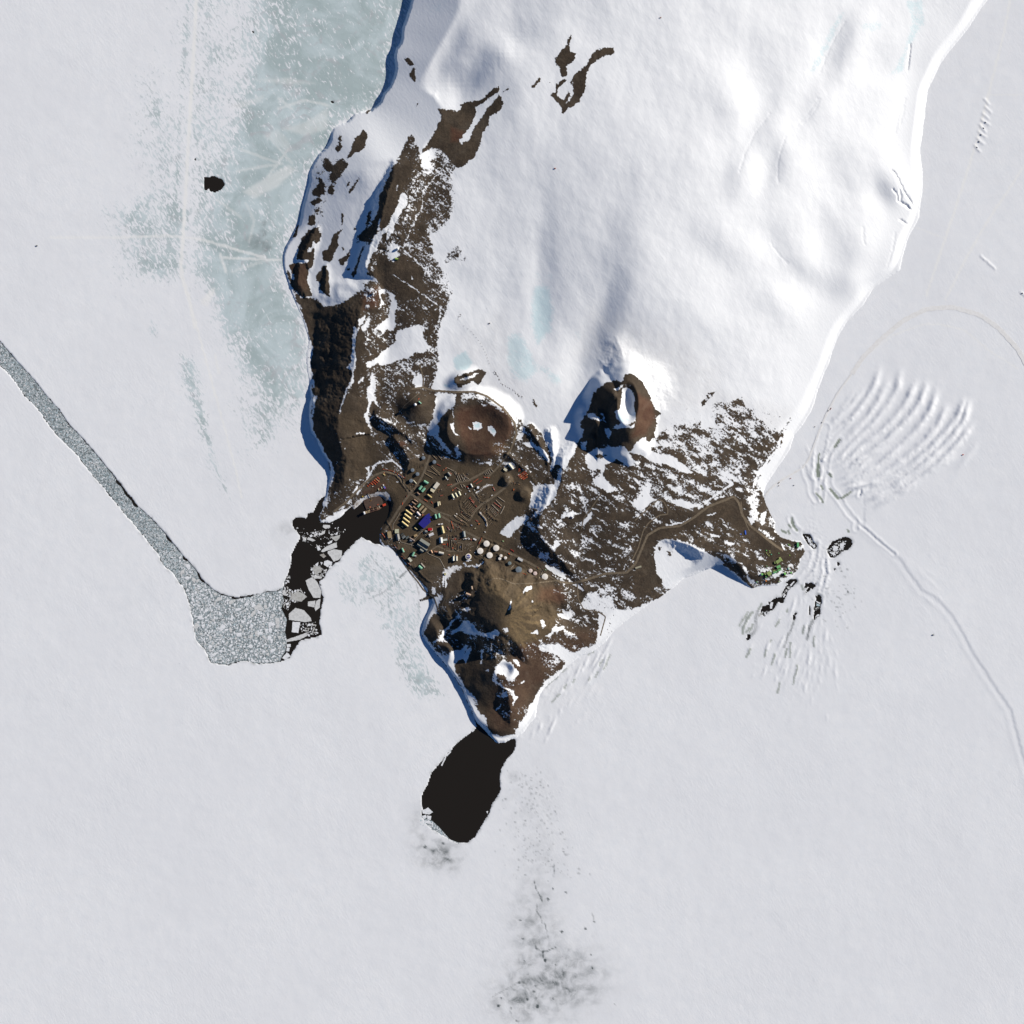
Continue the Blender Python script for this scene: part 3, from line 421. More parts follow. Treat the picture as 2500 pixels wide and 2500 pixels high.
# trail lines of snow and tracks
for s, q, v, wd in [('E',"1380,460 1360,500 1350,570 1260,660 1180,780 1150,840 1120,920",.05,1.6),('B',"1620,100 1500,240 1480,300 1470,420 1390,570 1330,700 1290,800",.42,1.0),('B',"1290,810 1400,900 1500,1000 1570,1100",.40,1.2),('B',"1200,1050 1400,1180 1600,1320 1690,1400",.42,1.2),('B',"1640,1330 1640,1440 1590,1590",.42,1.2),
 ('E',"600,1130 760,1000 910,900",.3,1.6),('E',"300,1285 440,1260 540,1210",.25,1.2),('C',"1000,1310 1060,1270 1190,1250 1280,1330",.3,1.5),('C',"860,1560 960,1420 1020,1310 1070,1260",.25,1.3),('c',"1470,1130 1460,1250 1455,1400",.15,1.6),('c',"1420,1210 1400,1400",.2,1.2),('b',"560,1170 620,1250 670,1340 690,1420",.2,1.3),('b',"490,810 600,720 700,665 790,650",.35,1.2),('b',"540,760 640,670 730,640",.4,1.0),('L',"1500,850 1640,960 1800,1040",.2,2.0),('L',"200,800 260,850 430,860 520,785",.2,1.3),('L',"240,765 280,770 300,755",.1,1.5),('F',"1500,250 1580,310 1640,350",.15,2.0)]:
    LG_c = sh(s, q); w, d, _, _ = LG.line(LG_c, wd+2); m = sstep(1-(d-wd)/1.2); cov[w] = cov[w]*(1-m)+v*m
LG.stroke(cov, 'K', "190,640 240,740 330,860 430,960 530,1080 640,1220", 1.0, .5, .8); LG.stroke(cov, 'K', "700,1300 820,1480 900,1700 980,1850", .75, .5, .8)
T_ = lambda s, q, v, soft: LG.paint(tan, s, q, v, soft)
T_('F', "700,280 1200,300 1400,600 1200,830 950,800 780,440", .6, 26); T_('F', "930,560 1000,500 1120,470 1200,600 1150,780 1000,830 940,720", .95, 22); T_('G', "330,330 1400,300 1850,500 1500,1100 1932,1400 900,1300 600,1300 300,900", .16, 20)
T_('G', "1250,1300 1932,1500 1932,1932 1550,1932 1400,1500", .3, 20); T_('C', "650,820 900,800 1000,1050 1080,1260 800,1500 700,1300 800,1150", .10, 14); T_('J', "1280,1160 1450,1150 1540,1200 1480,1320 1400,1380 1300,1300", .5, 8)
for k in range(26):                                         # scree runs fanning from the hill top
    a = R_(-75+k*5.6+random.uniform(-2,2)); x0, y0 = 1243, 1505+random.uniform(-8,14); L = random.uniform(40, 85)
    LG.stroke(tan, 'o', [(x0+6*math.cos(a), y0+6*math.sin(a)), (x0+.5*L*math.cos(a+.06), y0+.5*L*math.sin(a+.06)), (x0+L*math.cos(a+.1), y0+L*math.sin(a+.1))], random.uniform(.35, .8), random.uniform(.3,1.6), 4.5)
for s, q, v, soft in [('J',"720,720 800,620 1100,600 1500,680 1610,820 1610,1000 1500,1130 1480,1300 1250,1400 950,1350 800,1050",.42,10),('J',"1180,620 1450,660 1600,800 1600,960 1500,1060 1480,900 1350,760",.55,10),('F',"1230,330 1400,320 1480,420 1420,480 1210,440",.42,12),('F',"1040,900 1200,840 1220,900 1120,980 1050,960",.6,10),('F',"1140,1140 1240,1130 1260,1200 1180,1200",.5,10),
 ('F',"1000,900 1400,800 1750,700 1780,850 1450,1060 1200,1250 1000,1650 800,1700 740,1550 800,1300",.22,20),('D',"1570,620 1700,700 1740,850 1650,1000 1500,1050 1560,900",.42,8),('D',"0,750 250,700 380,850 380,1000 200,1200 0,1150",.3,8),('C',"1150,1060 1310,1080 1330,1110 1250,1110",.5,4),('B',"900,1230 1060,1150 1060,1350 920,1390",.45,8),('H',"280,860 380,900 330,960 280,960",.5,6),('B',"220,950 380,940 390,1200 300,1200",.25,6),('k',"500,700 1300,300 1330,560 700,740",.35,5)]:
    LG.paint(red, s, q, v, soft)
for s, q, v, soft in [('I',"690,560 800,480 835,700 820,850 720,960 670,800",.85,16),('I',"510,880 600,850 680,960 700,1020 730,1130 650,1200 560,1180 510,1060",.75,16),('I',"700,1080 800,1080 900,1180 860,1240 760,1160",.6,14),('I',"150,1030 240,980 295,1060 260,1120 170,1120",.9,8),('I',"960,850 1030,840 1000,950",.5,10),('J',"1010,875 1120,860 1120,920 1040,940",1,2),('J',"1260,930 1320,930 1350,1010 1300,1020",.9,2),('D',"1390,800 1440,780 1480,830 1480,880 1420,890 1385,850",1,3),('H',"100,0 260,0 240,90 120,120",.45,14),('J',"520,260 570,235 650,270 590,310",.9,3),('Q',"1300,0 1400,0 1420,120 1330,260 1300,380 1220,400 1300,260 1340,120",.65,10),('Q',"950,80 1000,60 900,280 830,400 800,380",.6,8),('Q',"1060,120 1200,110 1180,170 1080,170",.5,8),('H',"830,1830 960,1800 1000,1932 850,1932",.4,12)]:
    LG.paint(blue, s, q, v, soft)
for s, q, v, soft in [('C',"800,1690 870,1630 960,1580 1060,1545 1150,1560 1175,1640 1120,1670 1040,1590 940,1620 860,1680 830,1720",1,3),('E',"0,0 700,0 1500,200 1300,500 900,200 0,150",.10,20),('G',"900,1270 1120,1280 1090,1320 930,1400",.42,5),('N',"1340,1000 1480,980 1560,1100 1400,1200",.35,8),('I',"1100,700 1700,900 1932,1100 1932,1300 1500,1180 1000,1000",.12,40),('K',"330,130 520,40 470,300 300,520 240,700 180,600 260,380",.12,6),('I',"150,900 500,700 700,1400 200,1200",.10,30)]:
    LG.paint(dirty, s, q, v, soft)
# low rock texture in the relief itself
rk = sstep((cov-.3)/.5)
Hh += rk*(CS > 3)*(.17*fbm(LG.X/7, LG.Y/7, 3, 4.4)+.16*fbm(LG.X/18, LG.Y/15, 3, 7.1))
town = np.zeros_like(Hh); LG.paint(town, 'G', "420,600 620,260 900,250 1400,350 1480,560 1600,800 1480,1000 1700,1150 1932,1350 1850,1450 1200,1280 900,1300 700,1400 560,1250 420,1000 380,900", 1, 12)
Hh -= town*rk*.13*fbm(LG.X/7, LG.Y/7, 3, 4.4)
# tank bunds and quarry scarps
for s, q, hgt in [('L',"505,395 360,640 520,740 590,640 655,470",1.5),('L',"505,395 660,465 810,530 745,660 590,600",1.5),('L',"655,465 590,600 520,745",1.4),('L',"740,655 880,760 830,800 725,740",1.3),('L',"600,740 745,660",1.3),('L',"950,680 870,800 940,870 1010,790 1170,880 1110,960 1010,940 940,900",1.5),('L',"1210,860 1400,950 1380,1050 1180,960 1210,860",1.3),('L',"1440,900 1680,1050 1600,1110 1400,1040",1.5),('L',"215,720 300,630 380,690 500,760 430,850 250,840 200,770",1.2),
 ('b',"700,1030 690,1120 740,1210 800,1280 880,1310",2.0),('b',"470,800 545,945 600,970 690,940",1.6),('b',"240,850 175,960 175,1060 205,1110 400,1250",1.5),('b',"545,1170 620,1250 670,1330 690,1450",1.6),('b',"0,1290 150,1360 330,1420",1.6),('c',"330,160 450,340 560,700 700,900 900,1110",1.4),('c',"850,1010 1000,1180 1180,1340",2.0),('a',"600,440 680,640 790,760",2.0),('a',"330,420 520,460 640,640 730,760",1.6)]:
    w, d, _, _ = LG.line(sh(s, q), 5); Hh[w] += hgt*np.clip(1-d/2.8, 0, 1)
def hz(x, y):                                                # ground height in metres at a map point
    i = min(max(int(np.searchsorted(LG.xs, x))-1, 0), len(LG.xs)-2); j = min(max(int(np.searchsorted(LG.ys, y))-1, 0), len(LG.ys)-2)
    u = (x-LG.xs[i])/(LG.xs[i+1]-LG.xs[i]); v = (y-LG.ys[j])/(LG.ys[j+1]-LG.ys[j])
    h = (Hh[j,i]*(1-u)+Hh[j,i+1]*u)*(1-v)+(Hh[j+1,i]*(1-u)+Hh[j+1,i+1]*u)*v
    return max(float(h)*M, 0.0)
land = LG.mesh('terrain', Hh*M, land_mat(), dict(cov=cov, tan=tan, red=red, blue=blue, dirty=dirty))
# ------------------------------------------------------------------ sea ice, leads, water
IG = Grid(grow(-45, 2545, 3.0, -7000, 9000), grow(-45, 2545, 3.0, -7000, 9000), warp=1.6)
Iz = np.zeros_like(IG.X); wsd = np.full(Iz.shape, -60, np.float32)
bare = np.zeros_like(Iz); dark = np.zeros_like(Iz); track = np.zeros_like(Iz); pool = np.zeros_like(Iz)
CHAN = sh('o', """-400,366 0,834 19,856 40,880 81,924 112,964 143,998 168,1036 199,1067 236,1110 261,1141 292,1179 335,1234 370,1266 404,1303 438,1346 447,1355 477,1390 500,1422 523,1441 540,1452 577,1459 610,1455 652,1445 680,1443 693,1432 700,1408 703,1405 711,1378 712,1358 718,1341 728,1325 735,1308 721,1293 714,1276 720,1266 737,1262 748,1268 754,1254 765,1252 773,1234 785,1217 793,1212
840,1215 920,1180 1000,1230 980,1290 936,1334 928,1329 914,1327 898,1318 882,1311 867,1322 852,1336 835,1357 829,1367 815,1377 799,1392 790,1409 779,1419 781,1430 783,1440 780,1432 776,1416 780,1418 784,1443 788,1459 782,1490 779,1522 786,1550 759,1557 731,1564 719,1585 705,1604 691,1613 656,1619 624,1620 605,1613 586,1613 556,1623 516,1618 500,1583 479,1564 475,1532 468,1499 463,1471 449,1434 435,1418 421,1397 400,1380
385,1350 351,1309 311,1262 264,1203 224,1157 186,1107 146,1070 115,1030 93,998 59,964 34,927 0,890 -400,424""")
WATER = [('o', CHAN), ('o', """1152,1740 1158,1754 1166,1774 1155,1787 1129,1805 1111,1821 1102,1832 1075,1863 1055,1886 1044,1917 1030,1944 1032,1971 1030,1991 1040,2010 1055,2024 1082,2039 1100,2050 1117,2058 1141,2057 1160,2041 1176,2014 1195,1983 1199,1963 1211,1948 1222,1929 1219,1905 1220,1886 1226,1870 1238,1851 1250,1838 1257,1824 1259,1808 1230,1780 1190,1770"""),
 ('m', "1200,1090 1210,1045 1235,1050 1260,1038 1310,1060 1322,1090 1305,1118 1270,1132 1240,1128 1235,1105 1220,1118 1203,1115 1205,1100"), ('m', "1485,183 1497,180 1497,192 1488,195"), ('m', "1142,935 1152,933 1155,942 1146,945"), ('A', "612,955 628,948 640,962 625,974 612,970"),
 ('X', "685,1150 720,1135 765,1140 775,1180 750,1215 710,1225 670,1262 650,1275 625,1270 605,1220 640,1170"), ('X', "440,1110 490,1120 510,1160 535,1190 520,1215 480,1185 450,1140"),
 ('Y', "940,400 1000,365 1080,350 1095,375 1040,420 960,500 915,600 880,670 830,650 790,700 735,770 690,800 640,850 580,830 600,780 605,735 690,700 720,640 740,630 700,700 780,620 880,595 870,560 890,540 925,470 960,430"), ('Y', "1180,465 1215,400 1230,420 1270,395 1320,425 1350,380 1330,455 1280,480 1260,470 1215,535 1195,535 1210,500 1235,460 1185,475"),
 ('Y', "1385,548 1408,600 1412,670 1390,720 1395,765 1385,820 1330,890 1310,890 1315,780 1312,740 1325,660 1350,600"), ('Y', "1270,700 1262,760 1248,835 1240,780 1255,715"), ('Y', "1080,795 1065,840 1050,900 1030,900 1035,860 1060,805"), ('Y', "455,1090 445,1150 405,1185 402,1150 425,1100"), ('Y', "1640,122 1650,140 1640,172 1622,178 1622,145"), ('Y', "1605,190 1600,215 1582,245 1590,205"), ('Y', "1340,570 1335,610 1325,615 1330,580"), ('Y', "840,568 820,600 812,600"), ('Y',"725,628 690,690 680,690 705,650")]
for s, q in WATER:
    w, d = IG.sdf(sh(s, q), 30); wsd[w] = np.maximum(wsd[w], d)
wsd += .9*fbm(IG.X/5, IG.Y/5, 2, 3.1)
# crushed, ridged ice in front of the point
n = fbm(IG.X/110, IG.Y/110, 2, 9.4); n2 = fbm(IG.X/42, IG.Y/42, 3, 31.4); n3 = fbm(IG.X/75, IG.Y/60, 3, 77.4); X, Y = IG.X, IG.Y
def arcs(cx, cy, lam, amp, wx, wy, rx, ry, rot, pw, warp=14, ph=0):
    r = np.hypot(X-cx, Y-cy)+warp*n+4.5*n2; c, s = math.cos(rot), math.sin(rot)
    U = ((X-wx)*c+(Y-wy)*s)/rx; V = (-(X-wx)*s+(Y-wy)*c)/ry
    m = np.exp(-(np.maximum(np.hypot(U, V)-.35, 0)/.55)**2)*np.clip(.8+.9*n3, .15, 1.6)
    return amp*m*(.5+.5*np.sin(2*np.pi*r/lam+ph))**pw
def crest(s, q, h, wid, ext=0):
    p = sh(s, q)
    if ext:
        for i, j, k in ((-1, -2, len(p)+1),):
            dx, dy = p[i][0]-p[j][0], p[i][1]-p[j][1]; L = math.hypot(dx, dy); p.insert(k, (p[i][0]+dx/L*ext, p[i][1]+dy/L*ext))
    w, d, _, _ = IG.line(p, 30); x_, y_ = X[w], Y[w]
    ends = np.minimum(np.hypot(x_-p[0][0], y_-p[0][1]), np.hypot(x_-p[-1][0], y_-p[-1][1])); d = d+1.0*n2[w]; wid_ = np.clip(wid*(.55+.0022*np.hypot(x_-1995, y_-1150)), 0, wid*1.15) if ext else wid
    Iz[w] = np.maximum(Iz[w], h*np.exp(-(d/wid_)**2)*sstep(ends/(48 if ext else 30))*np.clip(.9+.5*n3[w], .4, 1.4))
for q, h in [("650,760 740,720 830,660 900,590 950,560",2.6),("680,800 800,740 930,660 1060,560 1160,460 1240,370 1300,280 1330,200",3.6),("700,840 780,800 900,770 1000,700 1130,600 1250,500 1340,400 1390,300",3.8),("860,850 920,790 1040,730 1180,640 1300,540 1400,430 1480,330 1510,260",4.0),("850,900 960,850 1080,770 1200,690 1330,580 1440,470 1530,350 1550,270",3.8),("900,950 1000,890 1100,830 1220,750 1350,650 1470,520 1560,410",3.2),("1140,850 1200,770 1300,700 1420,610",2.2),
  ("630,680 720,630 790,570 860,500 960,430 1060,330 1140,220 1180,140",3.2),("660,700 760,660 860,590 980,500 1090,400 1180,300 1230,230 1260,150",3.4),("620,640 700,590 760,520 840,440 940,340 1020,240 1080,130 1090,60",3.0),("640,560 720,490 800,410 880,320 950,220 1000,120",2.6),("640,430 720,380 800,300 870,200 930,100 950,40",2.6),("600,400 660,340 740,270 820,180",2.2),("690,480 770,420 850,350 920,270",2.4),("1450,700 1540,610 1600,530",1.2),("640,320 700,280 760,200",1.6),("700,870 790,850 880,820",1.8),("650,740 700,700 790,650",2.0)]: crest('X', q, h*2.5, 6.8, 34)
for q, h in [("640,1430 660,1320 700,1200 720,1130",1.6),("735,1500 790,1370 830,1300",1.8),("800,1560 830,1450 870,1370",1.8),("1030,1760 1070,1640 1085,1550 1070,1450",1.8),("400,1400 450,1280 500,1180",1.6),("840,1350 830,1260 880,1180 930,1060",1.8),("560,1420 620,1330",1.4),("1150,1120 1210,960 1240,860",1.5),("760,1000 830,900 870,800",1.5),("300,980 350,880 430,780",1.6),("345,1080 360,1000 420,880 500,790",1.6),("390,1060 440,980 500,900",1.3),("700,1640 740,1540",1.4),("590,1700 640,1600 680,1480",1.4),("780,1780 800,1650 810,1600",1.4),("900,1700 930,1560 960,1440",1.3),("960,900 1000,780 1040,680 1060,560",1.6),("1110,760 1130,640 1120,520",1.4),("1190,740 1180,640 1200,560",1.3),("1420,780 1440,660 1430,560",1.2),("1300,1320 1320,1200 1300,1090",1.3),("1480,1420 1520,1300",1.0),("480,1580 520,1480",1.2),("450,1720 540,1560",1.0),("820,1900 840,1780",1.5),("1000,1200 980,1330 980,1440",1.3),("890,1500 940,1380 950,1280",1.2),("1230,1300 1240,1160",1.0),("660,1100 720,1000",1.2),("1360,1060 1400,900",1.0),("540,1080 600,960 620,900",1.2),("1120,1800 1150,1660",.9),("1220,1700 1240,1560",.8)]: crest('Y', q, h*2.6, 2.5)
for q in ["1932,760 1860,900 1800,1000 1700,1180","1880,900 1830,1060 1780,1180","1800,900 1760,1000 1680,1120","1700,950 1650,1060 1580,1180","1640,1010 1580,1130 1500,1240","1560,1120 1500,1200 1440,1300","1500,1190 1430,1300 1350,1400","1420,1270 1360,1350","1740,1090 1690,1200 1640,1300","1600,1240 1560,1320","1350,1500 1300,1620","1260,1560 1200,1720","1400,1500 1340,1640 1290,1760","1450,1420 1400,1560","1310,1700 1260,1820","1180,1640 1130,1780"]: crest('F', q, 4.2, 3.0)
def fan(n, x0, y0, rx, ry, ang, hmax, wid):
    for _ in range(n):
        u, v = random.gauss(0, .45), random.gauss(0, .45)
        if u*u+v*v > 1: continue
        x, y = x0+u*rx, y0+v*ry; a = R_(ang(x, y)+random.uniform(-7, 7)); L = random.uniform(9, 26); b = random.uniform(-.25, .25); dx, dy = math.cos(a), -math.sin(a)
        crest('o', [(x-dx*L, y-dy*L), (x+b*L*.3, y), (x+dx*L, y+dy*L)], hmax*random.uniform(.35, 1)*(1.15-math.hypot(u, v)), wid*random.uniform(.8, 1.3))
fan(170, 1975, 1610, 130, 190, lambda x, y: 62+(x-1920)*.30, 4.4, 2.4)
fan(60, 1385, 1690, 110, 110, lambda x, y: 58-(y-1690)*.02, 4.2, 2.6)
fan(40, 1990, 1140, 50, 110, lambda x, y: 100-(y-1140)*.2, 4.5, 2.4)
fan(34, 2270, 1440, 40, 150, lambda x, y: -48, 2.0, 2.4)
rough = np.exp(-(np.hypot((X-1985)/24, (Y-1360)/90))**2)+np.exp(-(np.hypot((X-2018)/12, (Y-1400)/70))**2)*.8
Iz += 4.6*rough*np.abs(fbm(X/9, Y/7, 3, 2.7))
f2 = np.abs(fbm(X/12, Y/26, 3, 15.1))
def groove(s, q, wid, depth, lip=.6):
    w, d, _, _ = IG.line(sh(s, q), wid+12); Iz[w] += -depth*np.clip(1-d/wid, 0, 1)+lip*np.exp(-((d-wid-2.5)/2.5)**2)
for q, wd, dp in [("590,400 570,480 548,560 545,640 535,720",8,7),("690,480 660,520 620,570 600,640 600,700",4,3.5),("450,660 460,710 490,770 500,840 530,890",4,3.5),("560,760 575,820 565,880",4,3.5),("610,720 620,800 680,870 730,950 800,1030 800,1080",4.5,3),("580,640 590,700 560,780",4,4),("530,700 545,790",4,3),("610,600 640,540",3,2.5),("820,860 835,820",2.6,4),("700,880 770,825",2.6,2.5),("640,460 700,400 760,350",3,2.0),("560,600 575,560 590,500",3.5,3.5),
  ("360,1010 380,1060 410,1090",4,2),("590,1290 585,1340 600,1380 570,1440",3.5,3),("560,1500 580,1440 600,1330",3,2.5),("530,1180 525,1260 500,1340 430,1420",5,1.5),("800,1030 870,1090 960,1170 1060,1250",2.4,.9),("610,560 570,600 540,560 530,600",3,3)]: groove('X', q, wd*1.25, dp*2.0, 1.6)
w, d, _, sx = IG.line(sh('X', "860,1085 920,1140 1000,1210 1090,1290 1160,1390 1240,1500 1330,1550 1400,1620 1460,1700 1520,1800 1570,1900 1711,2122 1835,2302 1904,2567 1987,2843 2200,3600"), 120)
Iz[w] += np.where(sx > 0, 2.4*np.exp(-np.maximum(d-4,0)/70)*sstep(d/8), .7*np.exp(-((d-10)/6)**2))
# rafted shore ice
IGc = {}
w2, CI = IG.sdf(COAST, 26)
near = np.zeros_like(Iz); near[w2] = np.where((CI < 4) & (CI > -22), np.exp(-((CI+4)/6)**2), 0)
west = sstep((1000-X)/60)*sstep((1300-Y)/40)+sstep((Y-1560)/60)*sstep((X-1245)/20)*sstep((1500-X)/60)*1.2
Iz += near*west*1.9*np.abs(fbm(X/5, Y/11, 3, 33.))
for x, y, ax, ay, rr in [(2400,242,2412,256,0),(2403,262,2416,276,0),(2397,278,2412,292,0),(2394,294,2412,306,0),(2390,306,2403,322,0),(2386,322,2403,336,0),(2382,338,2398,352,0),(2376,356,2390,370,0),(2392,625,2400,634,0),(2402,636,2427,657,0),(2490,715,2500,722,0)]:
    w, d, _, sx = IG.line([(x+3,y-1),(ax+3,ay-1)], 8); Iz[w] += 3.2*np.exp(-(d/2.2)**2)
Iz += .5*fbm(X/160, Y/160, 3, 1.9)+.35*fbm(X/40, Y/40, 3, 5.9)
# bare, swept, thin and flooded ice
IP = lambda A, s, q, v, soft: IG.paint(A, s, q, v, soft)
IP(bare, 'o', "560,-60 1020,-60 1000,40 960,130 930,260 840,310 760,400 735,520 690,610 690,700 745,820 750,960 735,1040 690,1070 640,1060 600,1000 560,900 520,760 470,700 430,560 420,420 420,300 440,150 430,-60", .43, 80)
IP(bare, 'o', "690,-60 1010,-60 990,50 960,130 930,250 830,300 760,400 735,520 690,600 690,700 745,820 740,960 690,980 640,940 590,860 540,760 500,660 520,560 540,420 600,260 640,120", .80, 60)
IP(bare, 'm', "1100,-20 1130,-20 1110,180 1090,500 1070,800 1060,1200 1020,1250 1030,900 1060,500 1080,200", .52, 10); bare = np.maximum(bare, np.clip(.62*np.exp(-((X-370)/110)**2-((Y-535)/50)**2)+.58*np.exp(-((X-370)/110)**2-((Y-640)/60)**2)+.45*np.exp(-((X-400)/90)**2-((Y-330)/230)**2), 0, .55))
IP(bare, 'Z', "1400,350 1560,420 1640,900 1760,1300 1800,1500 1700,1400 1560,1000 1450,700", .56, 24); IP(bare, 'Z', "1180,100 1260,180 1240,260 1170,200", .5, 10)
IP(bare, 'o', "905,1340 960,1360 1020,1440 1040,1500 1010,1600 930,1540 880,1450 870,1370", .44, 16); IP(bare, 'o', "920,1440 1010,1520 1060,1640 1090,1700 1020,1720 960,1620", .50, 20); IP(bare,'o',"800,1360 880,1420 900,1500 830,1470",.40,14)
bare = np.maximum(bare, .52*np.exp(-((X-640)/75)**2-((Y-1010)/110)**2)); bare = np.clip(bare+.16*fbm(X/75, Y/95, 4, 14.)*(bare > .1), 0, 1)
for q, v in [("1430,1130 1700,970 1740,1000 1640,1100 1500,1170",.45),("1180,1770 1260,1700 1270,1730 1200,1800",.7),("1660,760 1800,720 1932,640 1932,760 1800,800",.35),("1360,620 1560,560 1540,600 1400,640",.3),("1500,470 1700,460 1860,490 1700,500",.3),("1550,800 1640,760 1700,830 1720,900 1640,860",.25)]: IP(track, 'm', q, v, 5)
for q, v in [("1640,640 1800,590 1932,620",.4),("1500,1150 1640,960 1700,880",.4),("1420,880 1640,960",.35),("1280,1180 1420,1280",.3),("1640,580 1720,640",.35),("1400,1010 1560,980 1660,965",.35),("1450,1200 1500,1300 1470,1420",.3),("1370,1600 1560,1540 1640,1530",.3),("1600,820 1720,960",.3)]: IG.stroke(track, 'm', q, v, 1.2, 4)
for x, y, r, v in [(622,590,30,.30),(640,570,14,.45),(650,600,20,.35),(645,545,10,.30),(700,1290,26,.16),(690,1310,40,.08),(820,1240,14,.2),(1255,1895,20,.16)]:
    IG.dot(dark, x, y, r*.72, v)
blot = np.clip(.5+1.0*fbm(X/30+.5*fbm(X/60, Y/60, 2, 3.), Y/24, 5, 21.), 0, 1.2)
G_ = lambda x, y, a, b, h: h*np.exp(-((X-x)/a)**2-((Y-y)/b)**2)
dark = np.maximum(dark, np.clip(G_(1340,2400,95,75,.85)+G_(1305,2260,52,90,.62)+G_(1420,2380,70,70,.35)+G_(1250,2450,60,50,.5)+G_(1062,2078,44,30,1.0)+G_(1090,2105,40,26,.5)+G_(1020,2010,24,50,.35)+G_(1300,1960,70,90,.16)+G_(1320,2100,60,80,.2), 0, 1)*(.35+.75*blot)*.62)
dark = np.maximum(dark, .5*np.exp(-(np.minimum(wsd, 0)/5)**2)*(wsd > -25)*np.clip(.25+1.1*fbm(X/16, Y/16, 3, 51.), 0, 1)*(Y > 1150))
for i in range(230):                                           # seal holes and seepage spots
    t = random.random(); x = random.gauss(1290+35*t, 24+30*t); y = 1890+t*250+random.gauss(0,10)
    IG.dot(dark, x, y, random.uniform(1.6,3.0), random.uniform(.2,.5))
for i in range(60):
    IG.dot(dark, random.gauss(2040, 26), random.gauss(1460, 34), random.uniform(1.5,2.6), random.uniform(.2,.5))
for x, y, r in [(1038,2068,5),(1083,2059,4.5),(1353,2126,3.5),(1308,2168,4),(1338,2196,4),(1371,2275,3.5),(1277,2291,3),(1331,2345,5),(1356,2355,3.5),(1325,2324,4),(1280,2346,3),(1358,2313,3),(1268,2399,4),(1303,2420,4),(1307,2407,4),(1288,2440,3),(1350,2438,4),(1217,2455,4),(1312,2457,5),(1262,2493,4),(1451,2251,3),(1430,2267,3.5),(1248,2462,3),(1381,2178,3),(1350,2170,3),(1270,2247,3),(1223,2437,3),(1446,2363,3),(1351,2397,3),(2070,1445,3),(2054,1394,2.5),(2278,1549,2.4),(1441,2330,2.5),(1502,2452,2),(618,72,0)]:
    if r: IG.dot(dark, x, y, r*.8, 1.0)
for q, v in [("1040,1030 1050,1075 1075,1120 1090,1160",1.),("1060,1180 1055,1220 1080,1260 1090,1295",.8),("1110,1300 1120,1350 1130,1385",.85),("1035,1415 1060,1460 1095,1480 1130,1470 1180,1450",.9),("1095,1480 1100,1510 1108,1530",1.),("780,1760 860,1715 945,1672",.7),("890,1850 900,1890 935,1915",.6),("1165,930 1168,970 1160,1000",.7),("1407,1240 1418,1290",.6),("1000,1640 1005,1615",.8),("1050,1800 1110,1860",.4),("1085,1130 1090,1165",.8),("1180,1780 1190,1850",.4)]:
    IG.stroke(dark, 'S', q, v*.75, .3, 2.6)
IG.stroke(pool, "X", "552,570 546,640 538,715", 1.0, 1.6, 1.6)
for q, wd in [("545,650 545,720",9),("565,790 572,815",4),("535,840 575,895",4),("690,480 655,530",5),("370,1010 375,1050 400,1085",5),("300,1090 330,1105",4),("345,1095 350,1110",4),("345,1050 360,1070",4),("625,810 680,875",4),("700,875 765,830",3.5),("745,1090 750,1100",4),("620,710 630,730",4)]: IG.stroke(pool, 'X', q, .9, wd/2.76*1.3, 1.8)
for q, wd in [("480,800 400,900 360,1000 350,1080",9),("420,800 340,920 305,990",5),("440,1010 395,1070",7),("490,960 440,1060",5),("455,1290 400,1410",6),("665,1300 640,1400",5),("1175,990 1160,1080",5),("990,1210 985,1400",6),("850,900 790,990",5),("1310,1130 1305,1260",5),("790,1370 740,1500",5),("1050,1650 1030,1760",5),("1080,1500 1085,1560 1060,1640",4),("940,1290 920,1400",5),("850,1750 820,1880",6),("1140,440 1160,490",5),("610,680 560,770",6),("950,760 940,800",4),("735,1170 715,1200",3)]: IG.stroke(pool, 'Y', q, .7, wd/5.52*1.3, 2.2)
for q in ["1890,960 1830,1100","1820,1010 1790,1060","1780,1120 1750,1170","1560,1190 1540,1220","1480,1240 1460,1280","1420,1330 1340,1410","1730,930 1680,960","1400,1170 1340,1210 1280,1270","1480,1090 1440,1130","1700,1180 1690,1200"]: IG.stroke(pool, 'F', q, .6, 1.3, 1.6)
IG.stroke(dark, 'Y', "545,800 525,880 530,990 500,1080 470,1110", .5, 3, 3); IG.stroke(dark, 'Y', "1045,900 1010,1000 960,1120 910,1270", .6, 1.6, 2); IG.stroke(dark, 'Y', "1300,900 1250,1000 1215,1160", .6, 2, 2.5)
for q, wd, v in [("1160,-40 1145,250 1125,600 1105,950 1085,1300 1068,1560 1075,1640",2.2,.85),("1075,1640 1120,1780 1150,1932",2.2,.9),("300,1400 700,1400 1000,1390 1075,1400 1180,1410 1320,1450 1460,1490 1560,1520",1.3,.6),("1300,1500 1330,1600",1.2,.6),("1320,1520 1680,1535",1.2,.6),("1215,1790 1250,1720",5,.5)]: IG.stroke(track, 'm', q, v, wd, 4)
IG.stroke(track, 'Z', "1510,20 1560,200 1620,420 1680,640 1740,860 1800,1080 1850,1260 1900,1500", .8, 1.3, 2); IG.stroke(track, 'Z', "1690,370 1720,520", .6, 2, 2)
for q, wd, v in [("1860,0 1820,200 1750,480 1690,720 1610,980 1520,1250 1420,1550",2.0,.8),("1950,840 1850,1000 1740,1160 1620,1370 1520,1570",1.7,.75),("1740,500 1932,495",1.0,.5),("1360,1190 1520,1250",.8,.5),("1090,1870 1240,1760 1400,1700 1500,1700 1620,1730 1740,1830 1900,1932",1.2,.6)]: IG.stroke(track, 'Q', q, v, wd, 2)
for q, v in [("0,200 200,420 560,640 1000,1000",.5),("100,0 400,300",.4),("1740,300 1860,660 1830,1000",.3),("150,1650 500,1450 850,1300",.3)]: IG.stroke(track, 'c', q, v, .6, 1.5)
